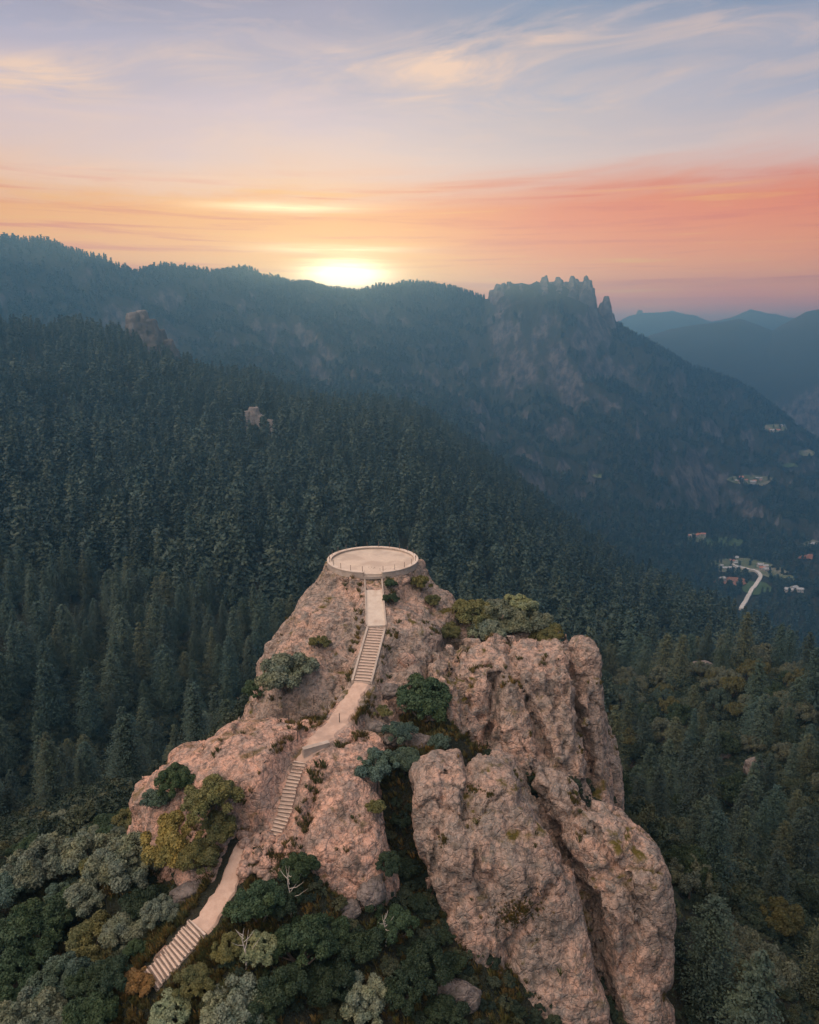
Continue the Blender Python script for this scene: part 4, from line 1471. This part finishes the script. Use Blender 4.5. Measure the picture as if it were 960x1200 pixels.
def where(u, v):
    if u < 420:
        row = ['high on the slope behind the others', 'below the wooded slope', 'in the dark valley floor', 'close behind the mound'][int(np.clip((v - 740) / 60, 0, 3))]
        colm = ['by the left edge', 'left of the salmon slope', 'above the left rock corner', 'behind the rock dome'][int(np.clip(u / 105, 0, 3))]
    else:
        row = ['on the crest of the knoll', 'just under the knoll crest', 'half way down the bench', 'low on the bench', 'deep in the shade'][int(np.clip((v - 745) / 90, 0, 4))]
        colm = ['beside the tall cliff', 'right of the cliff', 'under the village', 'by the right edge'][int(np.clip((u - 700) / 65, 0, 3))]
    return row + ' ' + colm


for i in picked:
    c = int((x[i] * 7.3 + y[i] * 3.1) % 5)
    big = 0.72 + 0.66 * ((x[i] * 13.7) % 1)
    sz = 'tall' if big > 1.15 else ('short' if big < 0.96 else 'middling')
    wh = where(uu[i], vv[i])
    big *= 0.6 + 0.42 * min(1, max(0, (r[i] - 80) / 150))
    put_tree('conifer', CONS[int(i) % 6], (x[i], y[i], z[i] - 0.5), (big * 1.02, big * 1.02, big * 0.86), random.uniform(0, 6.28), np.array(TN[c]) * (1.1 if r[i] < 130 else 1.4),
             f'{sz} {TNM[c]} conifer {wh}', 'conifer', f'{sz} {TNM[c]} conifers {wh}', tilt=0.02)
for i in oakp:
    knoll = r[i] > 185
    col_ = random.choice([GG, OL, GG, DG, BG_] if knoll else [DG, DG, OL, GG, DK])
    s = random.uniform(3.2, 4.8) * (0.62 if r[i] < 125 else 1)
    wh = where(uu[i], vv[i])
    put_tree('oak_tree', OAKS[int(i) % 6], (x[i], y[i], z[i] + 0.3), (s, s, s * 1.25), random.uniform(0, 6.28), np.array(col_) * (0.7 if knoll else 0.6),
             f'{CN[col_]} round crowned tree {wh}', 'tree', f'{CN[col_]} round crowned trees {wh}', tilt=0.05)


def scatter(name, protos, x, y, z, s, kind_label):
    """ONE object: the far wood that reads as one mass"""
    n = len(x)
    me = bpy.data.meshes.new(name)
    me.vertices.add(n)
    me.vertices.foreach_set('co', np.stack([x, y, z], 1).astype(np.float32).ravel())
    rg = np.random.default_rng(5)
    for nm, ty, arr in (('sc', 'FLOAT', s), ('rz', 'FLOAT', rg.uniform(0, 6.28, n)), ('var', 'INT', rg.integers(0, len(protos), n))):
        at = me.attributes.new(nm, ty, 'POINT')
        at.data.foreach_set('value', arr.astype(np.int32 if ty == 'INT' else np.float32))
    o = bpy.data.objects.new(name, me)
    COL.objects.link(o)
    ng = bpy.data.node_groups.new('scatter', 'GeometryNodeTree')
    ng.interface.new_socket('Geometry', in_out='INPUT', socket_type='NodeSocketGeometry')
    ng.interface.new_socket('Geometry', in_out='OUTPUT', socket_type='NodeSocketGeometry')
    N = ng.nodes.new
    gi, go = N('NodeGroupInput'), N('NodeGroupOutput')
    j = N('GeometryNodeJoinGeometry')
    for me_ in protos:
        po = bpy.data.objects.new('proto', me_)
        oi = N('GeometryNodeObjectInfo'); oi.inputs['Object'].default_value = po
        oi.inputs['As Instance'].default_value = True
        ng.links.new(oi.outputs['Geometry'], j.inputs[0])
    ip = N('GeometryNodeInstanceOnPoints')
    ip.inputs['Pick Instance'].default_value = True
    def attr(nm, ty):
        a = N('GeometryNodeInputNamedAttribute'); a.data_type = ty; a.inputs['Name'].default_value = nm
        return a.outputs['Attribute']
    cx = N('ShaderNodeCombineXYZ')
    ng.links.new(attr('rz', 'FLOAT'), cx.inputs[2])
    ng.links.new(gi.outputs[0], ip.inputs['Points'])
    ng.links.new(j.outputs[0], ip.inputs['Instance'])
    ng.links.new(attr('var', 'INT'), ip.inputs['Instance Index'])
    ng.links.new(cx.outputs[0], ip.inputs['Rotation'])
    ng.links.new(attr('sc', 'FLOAT'), ip.inputs['Scale'])
    ng.links.new(ip.outputs[0], go.inputs[0])
    md = o.modifiers.new('scatter', 'NODES')
    md.node_group = ng
    tag(o, kind='stuff')
    return o


rest = np.array([i for i in range(len(x)) if i not in used and (r[i] > 150 or not inview[i] and r[i] > 110)])
s_ = 0.74 + 0.95 * np.random.default_rng(8).random(len(rest)) ** 1.3
s_ *= 1 - 0.3 * np.clip((r[rest] - 600) / 400, 0, 1)
ob, _ = oak(41, 2600, 26, 0.9, leaf=0.13)
ob.materials.clear(); ob.materials.append(M['needle_far'])
ob.transform(Matrix.Diagonal((4.6, 4.6, 7.5, 1)))
fo = scatter('forest', [a for a, b in CONM] + [CONM[0][0], CONM[2][0], ob], x[rest], y[rest], z[rest] - 0.5, s_, '')
# woods on the mountain beyond
x2, y2 = jgrid(1180, 2750, 9.0, 36, 6)
z2 = hgt(x2, y2)
sl_ = slope(x2, y2, 8.0) + 0.35 * fbm(xyz(x2 / 90, y2 / 90), 3)
u2, v2, _ = project(np.stack([x2, y2, z2], 1))
ok = (sl_ < 1.05) & (~in_clear(x2, y2) | (np.random.default_rng(3).random(len(x2)) < 0.22)) & ~on_road(x2, y2) & ~((np.abs(u2 - 640) < 72) & (v2 < 372) & (np.hypot(x2, y2) > 2050))
r2_ = np.hypot(x2, y2)
ok &= r2_ < np.interp(np.arctan2(x2, y2), TH, LR[12]) + 60
scatter('mountain_forest', [a for a, b in CONF], x2[ok], y2[ok], z2[ok] - 1, (0.6 + 0.6 * np.random.default_rng(9).random(ok.sum())), '')

# ------------------------------------------------------------------ dry grass on ledges and path edges
def tuft_mesh(seed, n=26):
    r = np.random.default_rng(seed)
    a = r.uniform(0, 6.28, n); L = r.uniform(0.25, 0.6, n); b = r.uniform(0, 0.16, n); l_ = r.uniform(0.05, 0.35, n)
    v = []
    for k in range(n):
        c, s = math.cos(a[k]), math.sin(a[k])
        x0, y0 = c * b[k], s * b[k]
        w_ = 0.035
        x1, y1 = x0 + c * l_[k] * .5, y0 + s * l_[k] * .5
        x2_, y2_ = x0 + c * l_[k], y0 + s * l_[k]
        v += [(x0 - s * w_, y0 + c * w_, -0.05), (x0 + s * w_, y0 - c * w_, -0.05), (x1 + s * w_ * .7, y1 - c * w_ * .7, L[k] * .7), (x2_, y2_, L[k])]
    return me_from('tuft', np.array(v), np.arange(4 * n).reshape(n, 4), M['grass'])


M['grass'] = leaf_mat('dry_grass', [(0.0, (0.15, 0.1, 0.035)), (0.35, (0.09, 0.08, 0.028)), (0.7, (0.06, 0.07, 0.025)), (1.0, (0.2, 0.13, 0.05))])
gp, gs = [], []
rg = np.random.default_rng(77)
for o in ROCKS:
    n = len(o.data.vertices)
    co_ = np.empty(n * 3, np.float32); o.data.vertices.foreach_get('co', co_); co_ = co_.reshape(-1, 3)
    no_ = np.empty(n * 3, np.float32); o.data.vertices.foreach_get('normal', no_); no_ = no_.reshape(-1, 3)
    m = (no_[:, 2] > 0.45) & (fbm(co_ / 2.6 + 4.4, 4, 0.6) > 0.30) & (rg.random(n) < 0.12)
    d, zz = path_dist(co_[:, 0], co_[:, 1])
    m &= d > 1.3
    gp.append(co_[m]); gs.append(0.35 + 0.5 * rg.random(m.sum()))
    edge = (d > 1.25) & (d < 2.3) & (no_[:, 2] > 0.3) & (rg.random(n) < 0.10) & (co_[:, 2] < -24) & (fbm(co_ / 1.9 + 9, 2) > 0.0)
    gp.append(co_[edge]); gs.append(0.4 + 0.6 * rg.random(edge.sum()))
# on the soil of the mound and gully
xs, ys = rg.uniform(-30, 8, 26000), rg.uniform(30, 66, 26000)
zs = hgt(xs, ys)
d, zz = path_dist(xs, ys)
m = (d > 1.3) & ((d < 4.5) | (rg.random(26000) < 0.35))
gp.append(np.stack([xs, ys, zs], 1)[m].astype(np.float32)); gs.append(0.45 + 0.6 * rg.random(m.sum()))
for (u, v, a, b) in [(612, 1066, 26, 15), (600, 1078, 18, 12), (556, 926, 10, 5), (575, 932, 6, 4), (520, 985, 6, 8)]:
    for k in range(int(a * b * 0.5) + 20):
        aa, rr = random.uniform(0, 6.28), abs(random.gauss(0, 0.6))
        p_, t_ = hit(u + a * rr * math.cos(aa), v + b * rr * math.sin(aa))
        gp.append(np.array([p_], np.float32)); gs.append(np.array([0.3]))
gp = np.concatenate(gp); gs = np.concatenate(gs)
scatter('grass', [tuft_mesh(k) for k in range(4)], gp[:, 0], gp[:, 1], gp[:, 2], gs, '')

# low scrub under the trees of the valley floor, the bench and the mound
xs, ys = rg.uniform(-130, 150, 60000), rg.uniform(28, 250, 60000)
zs = hgt(xs, ys)
uu_, vv_, dd_ = project(np.stack([xs, ys, zs], 1))
rr_ = np.hypot(xs, ys)
nearp = rr_ < 78
d, zz = path_dist(xs, ys)
m = (uu_ > -60) & (uu_ < 1020) & (vv_ < 1300) & (d > 2.6) & (rg.random(60000) < np.where(nearp, 1.0, 0.45)) & ~(nearp & (zs > -36))
xs, ys, zs, nearp = xs[m], ys[m], zs[m], nearp[m]
sc_ = np.where(nearp, 0.35 + 0.45 * rg.random(len(xs)), 1.5 + 1.9 * rg.random(len(xs)))
M['scrub'] = leaf_mat('scrub_foliage', [(0.0, (0.014, 0.026, 0.02)), (0.5, (0.024, 0.04, 0.028)), (0.8, (0.045, 0.058, 0.038)), (1.0, (0.055, 0.062, 0.036))])
pr = []
for k in range(3):
    c_, t_ = oak(31 + k, 3000, 20, 0.7, leaf=0.12)
    c_.materials.clear(); c_.materials.append(M['scrub'])
    pr.append(c_)
scatter('undergrowth', pr, xs, ys, zs - 0.45 * sc_, sc_, '')
# ------------------------------------------------------------------ camera, light, sky, haze
cam = bpy.data.cameras.new('camera')
cam.sensor_fit = 'VERTICAL'
cam.sensor_height = 36.0
cam.lens = 36.0 * FPX / 1200.0
cam.clip_start = 0.5
cam.clip_end = 40000
co = bpy.data.objects.new('camera', cam)
co.location = (0, 0, 0)
co.rotation_euler = (math.radians(90) - PITCH, 0, 0)
COL.objects.link(co)
SC.camera = co

SUN_AZ, SUN_EL = ray(405, 320)[0], math.atan(ray(405, 320)[1])
sd = Vector((math.sin(SUN_AZ) * math.cos(SUN_EL), math.cos(SUN_AZ) * math.cos(SUN_EL), math.sin(SUN_EL)))
sl = bpy.data.lights.new('sun', 'SUN')
sl.energy = 3.6
sl.color = (1.0, 0.40, 0.17)
sl.angle = math.radians(1.5)
so = bpy.data.objects.new('sun', sl)
so.rotation_euler = sd.to_track_quat('Z', 'Y').to_euler()
COL.objects.link(so)

W = bpy.data.worlds.new('World')
SC.world = W
W.use_nodes = True
w = NT.__new__(NT)
w.t = W.node_tree
bg = w.t.nodes['Background']
g = w.n('ShaderNodeTexCoord').outputs['Generated']
sep = w.n('ShaderNodeSeparateXYZ')
w.l(g, sep.inputs[0])
X, Y, Z = sep.outputs
el = w.math('MULTIPLY', w.math('ARCSINE', Z), 180 / math.pi)          # degrees
azd = w.math('MULTIPLY', w.math('ARCTAN2', X, Y), 180 / math.pi)
# streaks of thin cloud, stretched along the horizon
cv = w.n('ShaderNodeCombineXYZ')
w.l(w.math('MULTIPLY', azd, 0.055), cv.inputs[0])
w.l(w.math('ADD', w.math('MULTIPLY', el, 0.30), w.math('MULTIPLY', azd, -0.02)), cv.inputs[1])
n_big = w.noise(cv.outputs[0], 0.75, 5, 0.6, 0.9)
cv2 = w.n('ShaderNodeCombineXYZ')
w.l(w.math('MULTIPLY', azd, 0.055), cv2.inputs[0])
w.l(w.math('ADD', w.math('MULTIPLY', el, 0.30), w.math('MULTIPLY', azd, -0.03)), cv2.inputs[1])
cv2.inputs[2].default_value = 4.2
n_str = w.noise(cv2.outputs[0], 1.25, 7, 0.62, 0.9)
elw = w.math('ADD', el, w.math('MULTIPLY', w.math('SUBTRACT', n_big, 0.5), 5.0))
eln = w.math('DIVIDE', w.math('ADD', elw, 5.0), 60.0)      # 0..1 for -5..55 degrees
E = lambda d: (d + 5) / 60


def srgb(r, g, b):
    f = lambda c: (c / 255 / 12.92) if c / 255 <= 0.04045 else ((c / 255 + 0.055) / 1.055) ** 2.4
    return (f(r), f(g), f(b))


left = w.ramp(eln, [(E(-4), srgb(190, 110, 80)), (E(1), srgb(252, 150, 70)), (E(5), srgb(258, 178, 80)), (E(8.5), srgb(255, 186, 112)), (E(10.5), srgb(246, 206, 180)), (E(15), srgb(224, 196, 200)), (E(18.5), srgb(180, 168, 186)), (E(23), srgb(150, 140, 160)), (E(50), srgb(190, 180, 200))])
right = w.ramp(eln, [(E(-4), srgb(170, 110, 100)), (E(1.5), srgb(240, 128, 98)), (E(5), srgb(256, 172, 116)), (E(8.5), srgb(244, 162, 130)), (E(10.5), srgb(236, 172, 150)), (E(12.5), srgb(226, 200, 194)), (E(16), srgb(188, 180, 192)), (E(21), srgb(134, 144, 170)), (E(50), srgb(180, 180, 205))])
side = w.ramp(w.math('MULTIPLY_ADD', w.math('ADD', azd, w.math('MULTIPLY', n_big, 8)), 0.03, 0.33), [(0.25, 0), (0.75, 1)])
sky = w.mix(side, left, right)
# lit cloud streaks high up, salmon bands low down
wisp = w.math('MULTIPLY', w.ramp(n_str, [(0.52, 0), (0.70, 1)]), w.ramp(eln, [(E(9), 0), (E(14), 0.75), (E(28), 0.8), (E(40), 0.2)]))


def bump(u, v, wa, we, amp):
    a_, te_ = ray(u, v)
    xx = w.math('DIVIDE', w.math('SUBTRACT', azd, math.degrees(a_)), wa)
    yy = w.math('DIVIDE', w.math('SUBTRACT', el, math.degrees(math.atan(te_))), we)
    e_ = w.math('EXPONENT', w.math('MULTIPLY', w.math('ADD', w.math('MULTIPLY', xx, xx), w.math('MULTIPLY', yy, yy)), -1.0))
    return w.math('MULTIPLY', e_, amp)


wide = w.ramp(n_str, [(0.36, 0), (0.60, 1)])
masses = None
for b_ in ((500, 75, 6, 1.5, 1.0), (620, 40, 6, 1.2, .5), (600, 125, 9, 1.3, .6), (40, 95, 5, 1.3, 1.5), (230, 70, 5, 1.0, .5), (130, 203, 9, 0.7, .8), (860, 30, 7, 1.2, .3), (760, 85, 7, 1.2, .35)):
    m_ = bump(*b_)
    masses = m_ if masses is None else w.math('ADD', masses, m_)
wisp = w.math('ADD', w.math('MULTIPLY', wisp, 0.35), w.math('MULTIPLY', wide, masses), clamp=True)
sky = w.mix(wisp, sky, srgb(255, 214, 188))
cv3 = w.n('ShaderNodeCombineXYZ')
w.l(w.math('MULTIPLY', azd, 0.06), cv3.inputs[0])
w.l(w.math('MULTIPLY', el, 1.5), cv3.inputs[1])
cv3.inputs[2].default_value = 9.2
n_low = w.noise(cv3.outputs[0], 1.2, 6, 0.6, 0.5)
low = w.math('MULTIPLY', w.ramp(n_low, [(0.5, 0), (0.66, 0.75)]), w.ramp(eln, [(E(0), 0.5), (E(3), 1), (E(9), 0.9), (E(12), 0)]))
sky = w.mix(low, sky, srgb(226, 122, 96))
low2 = w.math('MULTIPLY', w.ramp(n_low, [(0.28, 0.8), (0.42, 0)]), w.ramp(eln, [(E(2), 0.5), (E(5), 1), (E(9), 0.8), (E(12), 0)]))
sky = w.mix(low2, sky, srgb(255, 205, 130))
hs_ = w.n('ShaderNodeHueSaturation')
w.l(w.math('MULTIPLY_ADD', w.ramp(eln, [(E(8), 1), (E(13), 0)]), 0.4, 1.12), hs_.inputs['Saturation'])
w.l(sky, hs_.inputs['Color'])
sky = hs_.outputs[0]
gain = w.ramp(w.math('DIVIDE', el, 20.0), [(0.0, 1.0), (0.35, 0.5), (0.75, 0.0)])
sky = w.mix(gain, sky, w.mix(1.0, sky, (1.85, 1.42, 1.12), 'MULTIPLY'))
gain2 = w.ramp(w.math('DIVIDE', el, 20.0), [(0.0, 1.0), (0.08, 0.75), (0.2, 0.0)])
sky = w.mix(gain2, sky, w.mix(1.0, sky, (2.1, 1.9, 1.9), 'MULTIPLY'))
# glow round the sun
s_az = math.degrees(SUN_AZ)
s_el = math.degrees(SUN_EL)
dxx = w.math('DIVIDE', w.math('SUBTRACT', azd, s_az), 2.7)
dyy = w.math('DIVIDE', w.math('SUBTRACT', w.math('ADD', el, w.math('MULTIPLY', w.math('SUBTRACT', n_low, 0.5), 1.6)), s_el - 0.2), 0.85)
rr2 = w.math('ADD', w.math('MULTIPLY', dxx, dxx), w.math('MULTIPLY', dyy, dyy))
core = w.math('EXPONENT', w.math('MULTIPLY', rr2, -0.9))
halo = w.math('EXPONENT', w.math('MULTIPLY', rr2, -0.14))
sky = w.mix(w.math('MULTIPLY', halo, 0.7), sky, (2.0, 1.0, 0.12))
sky = w.mix(w.math('MULTIPLY', core, 1.5, clamp=True), sky, (4.5, 3.6, 2.2))
st = w.math('MULTIPLY', w.ramp(n_low, [(0.36, 0.3), (0.55, 1)]), w.math('ADD', bump(392, 292, 5.0, 0.32, 1.0), bump(330, 243, 6.0, 0.35, 0.7)), clamp=True)
sky = w.mix(st, sky, (2.2, 1.6, 0.8))
# the rest of the vault, set dim and bluish: overhead and opposite the sunset
up = w.ramp(w.math('DIVIDE', el, 90.0), [(0.26, 0), (0.55, 1)])
sky = w.mix(up, sky, (0.23, 0.36, 0.47))
bk = w.ramp(w.math('MULTIPLY_ADD', Y, -0.5, 0.5), [(0.5, 0), (0.8, 1)])
sky = w.mix(bk, sky, (0.19, 0.28, 0.37))
# added bright lobe in the unseen sky, high left and behind: broad soft key light
D = Vector((-0.50, -0.28, 0.82)).normalized()
dv = w.n('ShaderNodeVectorMath', operation='DOT_PRODUCT')
w.l(g, dv.inputs[0])
dv.inputs[1].default_value = D
key_lobe = w.ramp(dv.outputs['Value'], [(0.45, 0), (0.97, 1)])
key_lobe = w.math('MULTIPLY', key_lobe, w.ramp(w.noise(g, 1.6, 4, 0.6, 0.5), [(0.25, 0.5), (0.6, 1)]))
sky = w.mix(key_lobe, sky, (4.5, 3.4, 2.7))
below = w.ramp(w.math('MULTIPLY_ADD', Z, 2.0, 0.5), [(0.40, 0), (0.5, 1)])
sky = w.mix(below, (0.10, 0.10, 0.12), sky)
nish = w.n('ShaderNodeTexSky', sky_type='NISHITA')
nish.sun_disc = False
nish.sun_elevation = SUN_EL
nish.sun_rotation = SUN_AZ
fin = w.mix(0.012, sky, nish.outputs[0], 'ADD')
w.l(fin, bg.inputs['Color'])
bg.inputs['Strength'].default_value = 1.0

hz = MB().box((0, 0, -170), (18600, 18600, 960)).build('haze', None)
tag(hz, kind='stuff')
hm = bpy.data.materials.new('haze_air')
hm.use_nodes = True
nt = hm.node_tree
nt.nodes.clear()
out = nt.nodes.new('ShaderNodeOutputMaterial')
pv = nt.nodes.new('ShaderNodeVolumePrincipled')
pv.inputs['Color'].default_value = (0.18, 0.50, 0.82, 1)
pv.inputs['Density'].default_value = 0.00036
pv.inputs['Anisotropy'].default_value = 0.62
nt.links.new(pv.outputs[0], out.inputs['Volume'])
hz.data.materials.append(hm)

SC.view_settings.view_transform = 'Standard'
SC.view_settings.look = 'None'
SC.view_settings.gamma = 1
SC.view_settings.exposure = 0.02
SC.view_settings.use_curve_mapping = False
cy = SC.cycles
cy.use_denoising = True
cy.denoiser = 'OPENIMAGEDENOISE'
cy.max_bounces = 5
cy.diffuse_bounces = 3
cy.glossy_bounces = 1
cy.transmission_bounces = 2
cy.transparent_max_bounces = 4
cy.volume_bounces = 1
cy.sample_clamp_indirect = 4
